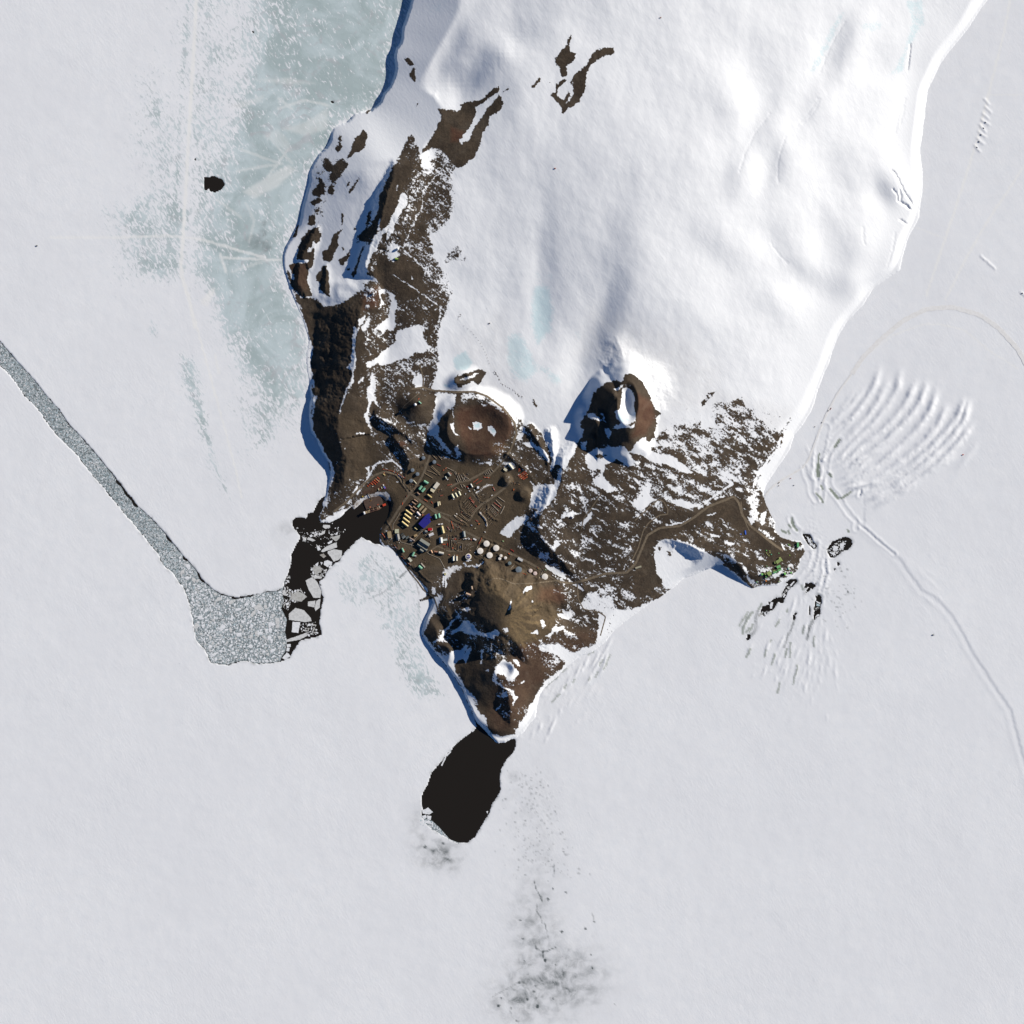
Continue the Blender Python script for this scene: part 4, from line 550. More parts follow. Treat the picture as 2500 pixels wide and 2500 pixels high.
IG.stroke(dark, 'c', "0,1640 250,1540 500,1340 560,1290", .35, .6, 1.8); IG.stroke(dark, 'c', "590,1230 720,1110", .55, 1.0, 2); IG.stroke(dark, 'c', "80,900 480,1280 700,1560", .22, .5, 1.8); IG.stroke(dark, 'c', "830,1220 890,1330 940,1500 945,1680 960,1800", .4, .5, 1.6); IG.stroke(dark, 'c', "0,1000 300,1230 560,1300", .2, .5, 1.8)
for t in (track, bare, dark, pool): np.clip(t, 0, 1, out=t)
track[w2] *= np.clip(1-(CI+6)/8, 0, 1)
zz = np.maximum(Iz-.4, -.8)
zz = np.where(wsd > -1.4, np.minimum(zz, -1.0-wsd*2.0), zz)
inside = np.zeros_like(Iz); inside[w2] = CI; inside_far = None
zz = np.clip(zz, -9, 14)
icem = ice_mat()
ice = IG.mesh('sea_ice', zz, icem, dict(bare=bare, dark=dark, track=track, pool=pool))
def flat(name, pts, z, mat, kind):
    me = bpy.data.meshes.new(name); me.from_pydata([(*P(x, y), z) for x, y in pts], [], [list(range(len(pts)))[::-1]]); me.materials.append(mat)
    o = bpy.data.objects.new(name, me); COL.objects.link(o); o['kind'] = kind
    if me.polygons[0].normal.z < 0: me.flip_normals()
    return o
water = flat('water', [(-7000,-7000),(9000,-7000),(9000,9000),(-7000,9000)], -1.0, water_mat(), 'structure')
# ------------------------------------------------------------------ builders for the things that stand on the land and ice
def link(o, parent=None):
    COL.objects.link(o)
    if parent: o.parent = parent
    return o
def tag(o, label, cat, group=None):
    o['label'] = label; o['category'] = cat
    if group: o['group'] = group
    return o
def root(name, x, y, label, cat, group=None, z=None, rot=0.0):
    o = bpy.data.objects.new(name, None); COL.objects.link(o); o.empty_display_size = 5
    X, Y = P(x, y); o.location = (X, Y, hz(x, y) if z is None else z); o.rotation_euler = (0, 0, rot)
    return tag(o, label, cat, group)
def mk(name, bm, mats, parent=None, bevel=0):
    me = bpy.data.meshes.new(name)
    bmesh.ops.recalc_face_normals(bm, faces=bm.faces[:]); bm.to_mesh(me); bm.free()
    for m in (mats if isinstance(mats, (list, tuple)) else [mats]): me.materials.append(m)
    return link(bpy.data.objects.new(name, me), parent)
def box(bm, x0, x1, y0, y1, z0, z1, mi=0):
    v = [bm.verts.new(c) for c in ((x0,y0,z0),(x1,y0,z0),(x1,y1,z0),(x0,y1,z0),(x0,y0,z1),(x1,y0,z1),(x1,y1,z1),(x0,y1,z1))]
    for q in ((0,3,2,1),(4,5,6,7),(0,1,5,4),(1,2,6,5),(2,3,7,6),(3,0,4,7)): bm.faces.new([v[i] for i in q]).material_index = mi
def prism(bm, pts, z0, z1, mi=0):                 # pts in plan, counter-clockwise or not
    a = [bm.verts.new((x, y, z0)) for x, y in pts]; b = [bm.verts.new((x, y, z1)) for x, y in pts]; n = len(pts)
    bm.faces.new(b).material_index = mi; bm.faces.new(a[::-1]).material_index = mi
    for i in range(n): bm.faces.new((a[i], a[(i+1) % n], b[(i+1) % n], b[i])).material_index = mi
def profile(bm, prof, x0, x1, mi=0):              # closed y-z outline swept along x
    a = [bm.verts.new((x0, y, z)) for y, z in prof]; b = [bm.verts.new((x1, y, z)) for y, z in prof]; n = len(prof)
    bm.faces.new(a).material_index = mi; bm.faces.new(b[::-1]).material_index = mi
    for i in range(n): bm.faces.new((a[i], b[i], b[(i+1) % n], a[(i+1) % n])).material_index = mi
def lathe(bm, prof, n=32, x=0, y=0, mi=0, smooth=True):
    rings = []
    for r, z in prof:
        rings.append([bm.verts.new((x+r*math.cos(2*math.pi*k/n), y+r*math.sin(2*math.pi*k/n), z)) for k in range(n)] if r > 1e-4 else [bm.verts.new((x, y, z))])
    for A, B in zip(rings[:-1], rings[1:]):
        for k in range(n):
            q = [A[k % len(A)], A[(k+1) % len(A)], B[(k+1) % len(B)], B[k % len(B)]]
            q = [v for i, v in enumerate(q) if v not in q[:i]]
            if len(q) > 2: f = bm.faces.new(q); f.material_index = mi; f.smooth = smooth
DARK = paint(52, 50, 50, 1, .7); GLASS = paint(38, 48, 58, 1, .15); STEEL = paint(128, 128, 128, 1, .45); CONC = paint(120, 112, 100, 1, .9)
BRIGHT = 1.02
def house(s, p0, p1, wid, h, roofc, label, cat='building', kind='gable', wallc=None, name='station_building', group=None, pitch=.55, vents=0, parts=()):
    (x0, y0), (x1, y1) = sh(s, [p0, p1]); k = FR[s][2]; W = wid/k*M; L = math.hypot(x1-x0, y1-y0)*M
    cx, cy = (x0+x1)/2, (y0+y1)/2; rot = math.atan2(-(y1-y0), x1-x0)
    zs = [hz(cx+dx, cy+dy) for dx in (-2, 0, 2) for dy in (-2, 0, 2)]
    o = root(name, cx, cy, label, cat, group, min(zs), rot); zt = max(zs)-min(zs)+h
    wc = wallc or tuple(int(c*.82) for c in roofc); gr = lambda c: tuple(int(v*.86+.14*sum(c)/3*.8) for v in c); roofc = gr(roofc); wc = gr(wc); wm = paint(*wc, BRIGHT, .7); rm = paint(*roofc, BRIGHT, .55)
    a, b = L/2, W/2
    bm = bmesh.new(); box(bm, -a, a, -b, b, -2.5, zt); mk('wall', bm, wm, o)
    bm = bmesh.new(); e = .35
    if kind == 'gable':
        r = b*pitch; profile(bm, [(-b-e, zt-.1), (0, zt+r), (b+e, zt-.1), (b+e, zt+.3), (0, zt+r+.45), (-b-e, zt+.3)], -a-e, a+e)
        bm2 = bmesh.new(); profile(bm2, [(-b, zt), (b, zt), (0, zt+r)], -a+.02, a-.02); mk('gable_end', bm2, wm, o)
    elif kind == 'arch':
        n = 9; pr = [((b+e)*math.cos(math.pi*i/n), zt-.2+b*.72*math.sin(math.pi*i/n)) for i in range(n+1)]
        profile(bm, pr, -a-.3, a+.3)
        for i in range(int(L/6)): profile(bm, [(y*1.02, zt-.2+(z-zt+.2)*1.03) for y, z in pr], -a+2+6*i, -a+2.5+6*i)
    else:
        box(bm, -a-e, a+e, -b-e, b+e, zt, zt+.5)
        for q in ((-a-e, a+e, -b-e, -b), (-a-e, a+e, b, b+e), (-a-e, -a, -b, b), (a, a+e, -b, b)): box(bm, *q, zt+.503, zt+.9)
    r = mk('roof', bm, rm, o)
    for i in range(vents):
        bm = bmesh.new(); u = -a+(i+.7)*L/(vents+.4); box(bm, u-.7, u+.7, -b*.25-.7, -b*.25+.7, zt+.3, zt+(b*pitch+1.6 if kind != 'flat' else 1.8)); mk('vent', bm, STEEL, r)
    bm = bmesh.new(); box(bm, a-.05, a+.12, -min(1.6, b*.5), min(1.6, b*.5), -1.5, min(3.2, zt*.8)); d = mk('door', bm, DARK, o)
    bm = bmesh.new(); box(bm, a+.12, a+.3, .5, .8, .6, 1.2); mk('handle', bm, STEEL, d)
    nwin = max(2, int(L/9))
    for i in range(min(nwin, 7)):
        u = -a+(i+.5)*L/min(nwin, 7); bm = bmesh.new(); box(bm, u-.9, u+.9, -b-.06, -b+.05, min(2, zt*.4), min(3.6, zt*.75)); mk('window', bm, GLASS, o)
    return o
def poly_house(s, pts, h, roofc, label, name='station_building', cat='building', wallc=None, extras=()):
    q = sh(s, pts); cx = sum(p[0] for p in q)/len(q); cy = sum(p[1] for p in q)/len(q)
    z = min(hz(*p) for p in q); zt = max(hz(*p) for p in q)-z+h
    o = root(name, cx, cy, label, cat, None, z); loc = [((x-cx)*M, (cy-y)*M) for x, y in q]
    wm = paint(*(wallc or tuple(int(c*.8) for c in roofc)), BRIGHT, .7); rm = paint(*roofc, BRIGHT, .5)
    bm = bmesh.new(); prism(bm, loc, -2.5, zt); mk('wall', bm, wm, o)
    bm = bmesh.new(); prism(bm, [(x*1.015, y*1.015) for x, y in loc], zt+.003, zt+.6); r = mk('roof', bm, rm, o)
    x, y = loc[0]; x2, y2 = loc[1]; mx, my = (x+x2)/2, (y+y2)/2
    bm = bmesh.new(); box(bm, mx-1.5, mx+1.5, my-1.5, my+1.5, -1, 3); mk('door', bm, DARK, o)
    return o, r, zt, cx, cy
def tank(s, x, y, r, col, label, group=None, h=10.0, name='fuel_tank'):
    (px, py), = sh(s, [(x, y)]); R = r/FR[s][2]*M; o = root(name, px, py, label, 'tank', group)
    m = paint(*col, BRIGHT, .5, None, .05); bm = bmesh.new(); lathe(bm, [(R, -2), (R, h)], 40); mk('shell', bm, m, o)
    bm = bmesh.new(); lathe(bm, [(R, h+.003), (R*1.015, h+.05), (R*1.015, h+.35), (R*.97, h+.45), (R*.5, h+.45+R*.045), (0, h+.45+R*.08)], 40); rf = mk('roof', bm, m, o)
    bm = bmesh.new(); lathe(bm, [(0, h+.6+R*.08), (.9, h+.6+R*.08), (.9, h+1.3+R*.08), (0, h+1.4+R*.08)], 10); mk('hatch', bm, STEEL, rf)
    bm = bmesh.new()
    for i in range(14):
        a = -.6+i*.07; box(bm, (R+.3)*math.cos(a)-.5, (R+.3)*math.cos(a)+.5, (R+.3)*math.sin(a)-.4, (R+.3)*math.sin(a)+.4, i*h/14, i*h/14+.25)
    mk('stair', bm, STEEL, o)
    return o, R, h
_cm = {}
def container(px, py, rot, col, label, group, L=6.1, W=2.5, h=2.6, name='shipping_container', cat='container', z=None):
    key = (col, L, W, h)
    if key not in _cm:
        bm = bmesh.new(); box(bm, -L/2, L/2, -W/2, W/2, 0, h)
        n = max(4, int(L/1.2))
        for i in range(n): u = -L/2+(i+.5)*L/n; box(bm, u-.2, u+.2, -W/2-.05, W/2+.05, .12, h+.06)
        for u in (-L/2, L/2):
            for v in (-W/2, W/2): box(bm, u-.13, u+.13, v-.13, v+.13, -.02, h+.1)
        me = bpy.data.meshes.new(name); bmesh.ops.recalc_face_normals(bm, faces=bm.faces[:]); bm.to_mesh(me); bm.free(); me.materials.append(paint(*col, 1.0, .75)); _cm[key] = me
    o = bpy.data.objects.new(name, _cm[key]); COL.objects.link(o)
    o.location = (*P(px, py), hz(px, py)+.15 if z is None else z); o.rotation_euler = (0, 0, rot)
    return tag(o, label, cat, group)
def ribbon(name, s, pts, wid, mat, lift=.5, kind='structure', label=None, cat=None, step=2.5, prof=None, group=None, ice=False):
    q = sh(s, pts); L = [q[0]]
    for a, b in zip(q[:-1], q[1:]):
        n = max(1, int(math.hypot(b[0]-a[0], b[1]-a[1])/step))
        L += [(a[0]+(b[0]-a[0])*i/n, a[1]+(b[1]-a[1])*i/n) for i in range(1, n+1)]
    A = np.array([p[:2] for p in L]); 
    for _ in range(2 if prof is None else 1):
        if len(A) > 3: A[1:-1] = .25*A[:-2]+.5*A[1:-1]+.25*A[2:]
    T = np.gradient(A, axis=0); T /= np.hypot(T[:, 0], T[:, 1])[:, None]+1e-9; N = np.stack([-T[:, 1], T[:, 0]], 1)
    prof = prof or [(-.5, 0), (-.17, .02), (.17, .02), (.5, 0)]
    bm = bmesh.new(); rows = []
    for i, (p, n) in enumerate(zip(A, N)):
        row = []; wv = wid*(1+.12*math.sin(i*1.7+len(L)))
        for u, dz in prof:
            x, y = p[0]+n[0]*u*wv, p[1]+n[1]*u*wv
            row.append(bm.verts.new((*P(x, y), (0 if ice else hz(x, y))+lift+dz)))
        rows.append(row)
    for a, b in zip(rows[:-1], rows[1:]):
        for k in range(len(prof)-1): bm.faces.new((a[k], a[k+1], b[k+1], b[k]))
    if len(prof) > 4:
        for r in (rows[0], rows[-1]): bm.faces.new(r)
    me = bpy.data.meshes.new(name); bmesh.ops.recalc_face_normals(bm, faces=bm.faces[:]); bm.to_mesh(me); bm.free(); me.materials.append(mat)
    if len(prof) <= 4 and me.polygons[0].normal.z < 0: me.flip_normals()
    o = link(bpy.data.objects.new(name, me))
    if label: tag(o, label, cat, group)
    else: o['kind'] = kind
    return o
BERM = [(-.8,-1.2),(-.5,.2),(-.3,2.9),(.3,2.9),(.5,.2),(.8,-1.2)]
def floe(pts, mat, label=None, group=None, th=.9, name='ice_floe', jag=.5):
    q = []
    n = len(pts)
    for i in range(n):
        (x0, y0), (x1, y1) = pts[i][:2], pts[(i+1) % n][:2]; d = math.hypot(x1-x0, y1-y0); k = max(1, int(d/2.6))
        q += [(x0+(x1-x0)*j/k+random.uniform(-jag, jag)*(j > 0), y0+(y1-y0)*j/k+random.uniform(-jag, jag)*(j > 0)) for j in range(k)]
    cx = sum(p[0] for p in q)/len(q); cy = sum(p[1] for p in q)/len(q)
    bm = bmesh.new(); prism(bm, [((x-cx)*M, (cy-y)*M) for x, y in q], -1.2, th)
    o = mk(name, bm, mat); o.location = (*P(cx, cy), -1.0)
    return tag(o, label, 'ice floe', group) if label else o
# ------------------------------------------------------------------ roads and tracks
DIRT = NT('packed_gravel_road'); _n = DIRT.noise(DIRT.pos(), .09, 5, .65)
DIRT.l(DIRT.mix(DIRT.rng(_n, .3, .7), c4(.115,.086,.056), c4(.17,.13,.086)), DIRT.b.inputs['Base Color']); DIRT.b.inputs['Roughness'].default_value = .9; DIRT = DIRT.m
SNOWROAD = NT('groomed_snow_road'); _n = SNOWROAD.noise(SNOWROAD.pos(), .05, 5, .65)
SNOWROAD.l(SNOWROAD.mix(SNOWROAD.rng(_n, .3, .7), c4(.79,.78,.775), c4(.72,.705,.69)), SNOWROAD.b.inputs['Base Color']); SNOWROAD.b.inputs['Roughness'].default_value = .9; SNOWROAD = SNOWROAD.m
for s, q, w in [('o',"1005,950 1033,946 1060,954 1110,957 1160,957 1190,968 1230,998 1256,1032 1262,1058 1247,1098 1225,1130 1207,1150 1190,1165",4.5),('o',"1033,946 1034,925 1029,905 1024,890",3.5),('o',"1053,1098 1046,1123 1036,1152 1024,1175 1009,1196 1000,1206 978,1236 952,1277 938,1296",5.5),
 ('o',"1000,1206 985,1180 965,1158 940,1151 915,1160 895,1176 870,1200 845,1226 815,1250",5),('o',"1003,1206 1030,1225 1060,1249 1100,1274 1140,1300 1180,1320 1230,1343 1270,1362 1310,1384 1345,1407 1368,1421 1400,1424 1435,1414 1480,1400 1530,1398 1552,1375 1570,1332 1580,1307 1610,1289 1660,1284 1696,1262 1730,1236 1770,1221 1791,1212 1804,1228 1812,1258 1832,1284 1860,1306 1893,1332 1912,1345",5.5),
 ('b',"0,690 150,600 350,560 520,470 780,320",5),('b',"1130,560 1040,690 900,800 700,950 600,1000 450,1150 350,1330",5.5),('b',"400,800 480,880 560,980",5),('L',"560,1110 680,1040 800,1050 1000,1130 1300,1120 1650,1080",3),('o',"938,1296 950,1330 970,1352 985,1374 1003,1400 1020,1420 1034,1440 1060,1460 1070,1490",3.2),('K',"560,60 520,150 500,260 520,350 600,400 680,370",2.2),
 ('E',"0,1240 120,1130 220,1040 270,1060 310,1130 310,1180 230,1190 130,1260 80,1330 30,1500 -40,1640",2.8),('E',"1000,1060 1010,1150 1040,1250 1080,1340",2.5),('F',"1580,270 1590,430 1640,530 1790,560 1850,600 1800,780",2.6),('L',"0,470 100,470 200,500",3),('a',"1050,1000 1180,1080 1300,1150 1560,1240",4),('c',"1120,760 1300,640 1500,740 1780,740",3.5),('D',"1230,1560 1150,1680 1060,1800 1040,1900",2.5),('C',"1440,620 1300,740 1200,900",1.6)]:
    ribbon('road', s, q, w, DIRT, .55)
for s, q, w in [('Q',"1960,1940 1900,1830 1800,1720 1700,1650 1560,1610 1420,1620 1300,1680 1180,1780 1090,1870 1030,1960",11)]: ribbon('snow_road', s, q, w, SNOWROAD, .35, ice=True, step=6)
ribbon('snow_road', 'o', "2079,913 2045,960 2018,1010 2005,1040 1990,1080 1975,1120 1960,1142 1935,1157 1905,1174 1882,1192 1868,1210", 4.5, SNOWROAD, .75, step=5)
# ------------------------------------------------------------------ main buildings
YEL, BRN, MINT, TANC, WHT, GRY, CRM = (228,200,128), (150,112,84), (128,190,156), (170,148,112), (226,222,216), (112,116,114), (214,204,168)
for (p, q), w in zip([((500,690),(785,905)),((440,870),(725,1090)),((375,1050),(665,1275)),((315,1230),(605,1460))], ("farthest from the gym shed of the four, beside the brown blocks", "second of the four from the brown blocks", "third of the four from the brown blocks", "last of the four, closest to the waterfront road")):
    house('d', p, q, 92, 10, YEL, 'long yellow roofed dormitory, ' + w.replace('farthest from the gym shed of the four, beside', 'first of the four, beside'), group='yellow roofed dormitories', wallc=(120,116,70), name='dormitory', pitch=.8, vents=3)
for p, q, w in [((885,180),(1062,305),"farthest from the yellow dormitories"),((785,295),(965,425),"second along the road, with a white truck behind it"),((640,455),(795,595),"next to the seafront pipe, first of the row by the dormitories"),((840,515),(1010,645),"end to end with another, closest to the mint shed"),((715,640),(890,775),"directly beside the longest yellow dormitory")]:
    house('d', p, q, 66, 8, BRN, 'brown roofed barrack block '+w, group='brown roofed barracks', name='barrack_block', pitch=.5, vents=2)
for s, p, q, w, lb, kind in [('d',(1185,378),(1058,532),88,"mint green shed between brown barracks and tan offices",'arch'),('a',(1045,575),(1122,622),44,"mint green shed alone uphill of a pair of green sheds",'arch'),('a',(1002,665),(955,732),46,"mint green shed on the road side of a close pair",'arch'),('a',(1062,705),(1005,772),46,"mint green shed of a close pair, nearer the cream warehouse",'arch'),
 ('a',(1255,1202),(1275,1282),36,"mint green shed beside the blue roof, nearer one of two",'arch'),('a',(1320,1187),(1337,1267),38,"mint green shed of two beside storage berms, farther from the blue roof",'arch'),('f',(800,1125),(885,1315),80,"mint green shed by the shore bank with an orange crate at its side",'arch'),('f',(1370,1305),(1290,1495),92,"mint green shed beside a small grey hut near the shore",'arch'),('c',(945,1018),(1005,1072),46,"mint green shed next to a long brown grey hut at the south edge of town",'arch'),('C',(1440,698),(1462,718),12,"tiny teal hut beside a white radome on the hill",'gable')]:
    house(s, p, q, w, 8, MINT, lb, 'shed', kind, (96,140,118), 'green_shed', 'mint green sheds')
for s, p, q, w, h, col, lb, kind in [('d',(1345,480),(1145,690),92,8,TANC,"tan flat roofed office block with a side wing, nearer the mint shed",'flat'),('d',(1475,585),(1270,820),92,8,TANC,"tan flat roofed office block behind its twin, beside the blue roof",'flat'),('d',(1018,775),(1172,940),104,8,(222,206,200),"pinkish white ribbed roof hall between dormitories and blue roof",'gable'),
 ('d',(935,990),(975,955),26,3.4,WHT,"tiny white hut lying aslant below the pinkish white hall",'flat'),('d',(1015,1035),(1080,1075),56,4,WHT,"small white cabin in the yard west of the blue roof",'gable'),('d',(910,1515),(1032,1612),46,5,(200,180,118),"small yellow hut alone below the blue roof",'gable'),('d',(1170,1605),(1270,1570),78,5,GRY,"small grey hut at the south corner of the blue roof",'gable'),('d',(1395,1690),(1515,1712),118,6,(126,134,134),"square grey green building southwest of the red roof",'gable'),('d',(1595,1880),(1805,1785),118,6,(232,230,230),"bright white building below the red roof",'gable'),
 ('d',(310,1440),(378,1490),36,3.4,YEL,"tiny yellow shed at the end of the last dormitory",'flat'),('a',(918,798),(962,832),36,5,BRN,"small brown shed below the pair of mint sheds",'gable'),('a',(1110,832),(1188,890),34,7,(196,168,96),"narrow yellow ochre hut below the cream warehouse",'gable'),('a',(845,560),(900,625),16,4,CRM,"narrow cream hut beside a grey tank by the uphill road",'gable'),
 ('g',(830,1280),(930,1465),92,9,(212,206,164),"tall cream hall, westernmost of three in a row",'gable'),('g',(990,1232),(1095,1420),88,9,(212,206,164),"tall cream hall in the middle of three in a row",'gable'),('g',(1148,1148),(1238,1342),94,9,(206,200,162),"tall cream hall, easternmost of three in a row",'gable'),('g',(172,1636),(190,1845),64,7,CRM,"cream barrel shed, western one of a close pair",'arch'),('g',(248,1630),(272,1795),58,7,(226,206,164),"peach cream barrel shed, eastern one of a close pair",'arch'),
 ('g',(1722,800),(1812,955),56,7,(232,230,214),"white long hut at the edge of the upper yard",'gable'),('g',(640,262),(770,425),104,8,(104,104,92),"olive grey hall with two red containers at its back",'gable'),('g',(520,452),(585,560),64,6,(160,168,156),"pale grey hut at the head of a bulldozed pad",'gable'),('b',(1098,252),(1178,352),48,6,(226,218,194),"curved cream hut by the gravel mound on the upper terrace",'gable'),('b',(1008,340),(1062,378),46,5,(220,210,180),"short cream cabin on top of the gravel mound",'flat'),
 ('h',(300,600),(360,604),62,8,(244,244,248),"bright white cube building in the upper yard",'flat'),('a',(1312,1390),(1352,1388),18,3.6,WHT,"small white trailer behind the mint sheds, left one of two",'flat'),('a',(1366,1388),(1402,1380),22,3.6,WHT,"small white trailer behind the mint sheds, right one of two",'flat'),('a',(1378,1425),(1412,1560),54,9,(210,188,120),"long yellow roofed workshop beside parked red machines",'gable'),('a',(1360,1640),(1370,1742),62,8,(220,222,218),"white main block of the workshop next to orange crates",'gable'),('a',(1392,1692),(1484,1676),36,7,(206,208,196),"pale wing standing out from the white workshop",'flat'),
 ('f',(195,335),(240,645),182,6,(164,142,104),"large tan roofed shed on the waterfront point",'flat'),('f',(470,325),(660,320),190,7,(196,196,164),"pale green and white block above the long grey plant",'flat'),('f',(575,455),(628,722),168,7,(132,130,126),"long grey plant building with white tanks at its foot",'gable'),('f',(820,645),(945,535),112,5,(120,124,124),"square grey hut, first beside the long grey plant",'gable'),('f',(990,665),(1118,560),88,5,(96,104,102),"dark grey green hut, second from the long grey plant",'gable'),('f',(745,530),(870,420),96,5,(72,72,66),"dark roofed hut behind the square grey hut",'gable'),
 ('f',(1160,640),(1390,785),62,6,(150,128,116),"long pinkish brown lab wing with a grey annex",'gable'),('f',(1160,760),(1262,800),96,6,(96,104,116),"blue grey annex attached below the pinkish lab wing",'gable'),('f',(1378,560),(1525,490),100,6,(182,150,104),"small tan block with notched end west of the grey science halls",'flat'),('c',(962,540),(1132,650),112,11,(104,106,98),"largest grey green science hall with stepped roof",'gable'),('c',(915,608),(1000,664),62,8,(104,106,98),"narrow grey science hall below the largest, toward the shore",'gable'),('c',(1008,668),(1096,730),62,8,(104,106,98),"narrow grey science hall below the largest, toward the crates",'gable'),('c',(968,710),(1030,752),58,8,(116,116,106),"lowest small grey hall of the science group",'gable'),
 ('f',(1375,1490),(1475,1515),80,4,(172,172,166),"small grey hut beside a mint shed near the shore",'gable'),('f',(1120,1580),(1250,1740),118,8,(214,212,190),"cream notched hall with a round black vent near the shore",'flat'),('c',(985,972),(1055,1050),40,5,(124,108,96),"long brown grey hut against a mint shed",'gable'),('e',(230,262),(298,392),72,5,(204,146,100),"peach roofed hut, short one set crosswise by the pipe",'gable'),('e',(388,322),(542,348),76,5,(158,104,78),"brick brown hut next to the peach roofed hut",'gable'),('e',(605,365),(840,415),112,7,(214,206,192),"cream ribbed barrel hall beside the brick brown hut",'arch'),
 ('e',(1290,545),(1290,750),98,12,(238,234,214),"tall cream tower hall, west one of a pair by the snow bank",'gable'),('e',(1442,540),(1442,752),86,12,(230,222,198),"tall cream tower hall, east one of a pair by the snow bank",'gable'),('e',(905,1335),(908,1425),76,4,(196,186,128),"tiny yellow hut by the road below the snow bank",'flat'),('i',(835,920),(868,1140),108,7,(128,138,138),"blue grey building with a brown lean to in the cargo yard",'gable'),('i',(1222,1200),(1335,1262),54,4,(232,228,224),"white notched hut beside the tank farm",'flat'),('i',(880,1210),(955,1220),48,4,WHT,"white hut in the cargo yard below the blue grey building",'gable'),('i',(822,1222),(852,1228),30,3,WHT,"tiny white hut next to a white hut in the cargo yard",'flat'),
 ('L',(1060,722),(1134,764),38,5,(206,206,206),"pale grey flat building beside the tank farm road",'flat'),('G',(1112,1543),(1156,1560),26,5,(182,148,122),"tan hut on the dug terrace below the dark hill",'gable'),('G',(1163,1472),(1168,1500),18,4,(168,138,112),"small tan hut upslope of the dug terrace",'gable'),('B',(1216,898),(1246,904),18,5,(138,170,62),"yellow green hut alone on the snowy ridge",'gable'),('b',(455,1470),(480,1462),10,3,CRM,"tiny beige hut beside the cargo yard road",'flat'),('D',(935,1785),(955,1795),14,3,(50,52,84),"tiny dark blue hut on the snow flecked plateau",'flat'),('E',(5,1690),(60,1672),16,4,(176,168,140),"lone beige hut beside the bend of the pass road",'gable')]:
    house(s, p, q, w, h, col, lb, 'building' if 'hut' not in lb else 'hut', kind, None, 'station_hut' if 'hut' in lb else 'station_building', vents=1 if w > 80 else 0)
o, r, zt, cx, cy = poly_house('d', [(1590,838),(1642,870),(1618,945),(1712,1015),(1700,1062),(1640,1048),(1618,1122),(1692,1222),(1350,1548),(1098,1320),(1300,1090),(1440,930),(1500,890)], 11, (36,34,128), "large deep blue roof with a stepped edge, biggest building in town", wallc=(70,66,90))
for u, v in [(-18,10),(8,-22),(16,26),(-4,0),(28,-6)]:
    bm = bmesh.new(); box(bm, u-1.4, u+1.4, v-1.4, v+1.4, zt+.6, zt+2.2); mk('vent', bm, paint(60,58,120,1,.5), r)
o, r, zt, _, _ = poly_house('d', [(1545,1532),(1738,1524),(1742,1640),(1548,1655)], 7, (176,16,24), "small bright red roofed building beside the blue roof")
poly_house('d', [(1742,1526),(1758,1530),(1768,1650),(1662,1685),(1655,1650),(1745,1642)], 5, (214,200,186), "narrow cream lean to wrapped round the corner of the red roof")
o, r, zt, _, _ = poly_house('a', [(1287,588),(1346,632),(1272,726),(1215,690)], 9, (216,208,192), "big cream warehouse half with plain flat roof", wallc=(150,140,120))
poly_house('a', [(1213,693),(1270,729),(1225,797),(1164,756),(1178,712),(1196,716)], 8, (212,200,168), "lower cream warehouse half with notched end", wallc=(150,140,120))
# coastal base on the eastern cape
OLV, GRN, LIM = (142,158,96), (112,176,116), (134,206,108)
o, r, zt, _, _ = poly_house('j', [(735,690),(905,590),(955,668),(790,790)], 9, OLV, "largest olive green hangar of the coastal base", wallc=(104,116,66))
for pts, h, col, lb in [([(842,578),(895,548),(978,672),(958,690),(905,592),(868,622)],10,(170,184,110),"lime olive L shaped front block wrapping the olive hangar"),([(682,705),(722,700),(742,770),(705,785)],6,(128,144,84),"small olive lean to at the far end of the hangar"),([(755,865),(880,808),(915,890),(800,945)],8,(116,178,112),"square mint green block directly below the hangar"),([(800,980),(920,935),(945,985),(815,1035)],8,(110,178,108),"green wing block beside the fan of snow"),([(650,1060),(780,1008),(800,1060),(672,1108)],8,GRN,"bright green narrow wing bordering the fan of snow"),
   ([(640,1015),(715,975),(735,1005),(660,1042)],6,OLV,"small olive block behind the bright green narrow wing"),([(425,1085),(550,1015),(612,1120),(512,1195)],9,(150,168,100),"large square olive block between small lime huts"),([(240,1120),(290,1085),(328,1140),(282,1170)],7,LIM,"lime green hut at the landward end of the base"),([(340,1090),(370,1072),(425,1135),(395,1162)],6,(142,150,92),"narrow olive hut between a lime hut and the square olive block"),([(395,1195),(440,1170),(465,1215),(425,1250)],6,LIM,"small lime hut below the narrow olive hut"),
   ([(1005,1085),(1060,1058),(1100,1135),(1058,1160)],9,LIM,"lime green hut standing apart near the snow bank"),([(1460,60),(1520,60),(1530,215),(1462,220)],9,(112,186,124),"mint green hut on the shore beyond the turning circle"),([(1148,112),(1165,108),(1242,165),(1228,182)],4,(140,190,96),"narrow lime store near the turning circle"),([(1150,905),(1180,900),(1200,965),(1170,975)],4,(170,214,190),"tiny pale mint hut near the broken shore ice"),([(1235,1065),(1280,1050),(1290,1095),(1245,1105)],4,LIM,"tiny lime hut nearest the broken shore ice"),([(420,845),(455,830),(465,870),(430,880)],3,(122,150,104),"tiny dull green hut by the snow patch behind the base"),([(830,1370),(875,1365),(880,1395),(835,1400)],3,(140,160,100),"tiny olive hut at the foot of the cape"),([(395,1335),(440,1325),(448,1370),(400,1380)],3.5,(214,130,44),"tiny orange hut on snow below the green base")]:
    poly_house('j', pts, h, col, lb, 'base_building' if 'hut' not in lb else 'base_hut', 'building' if 'hut' not in lb else 'hut')
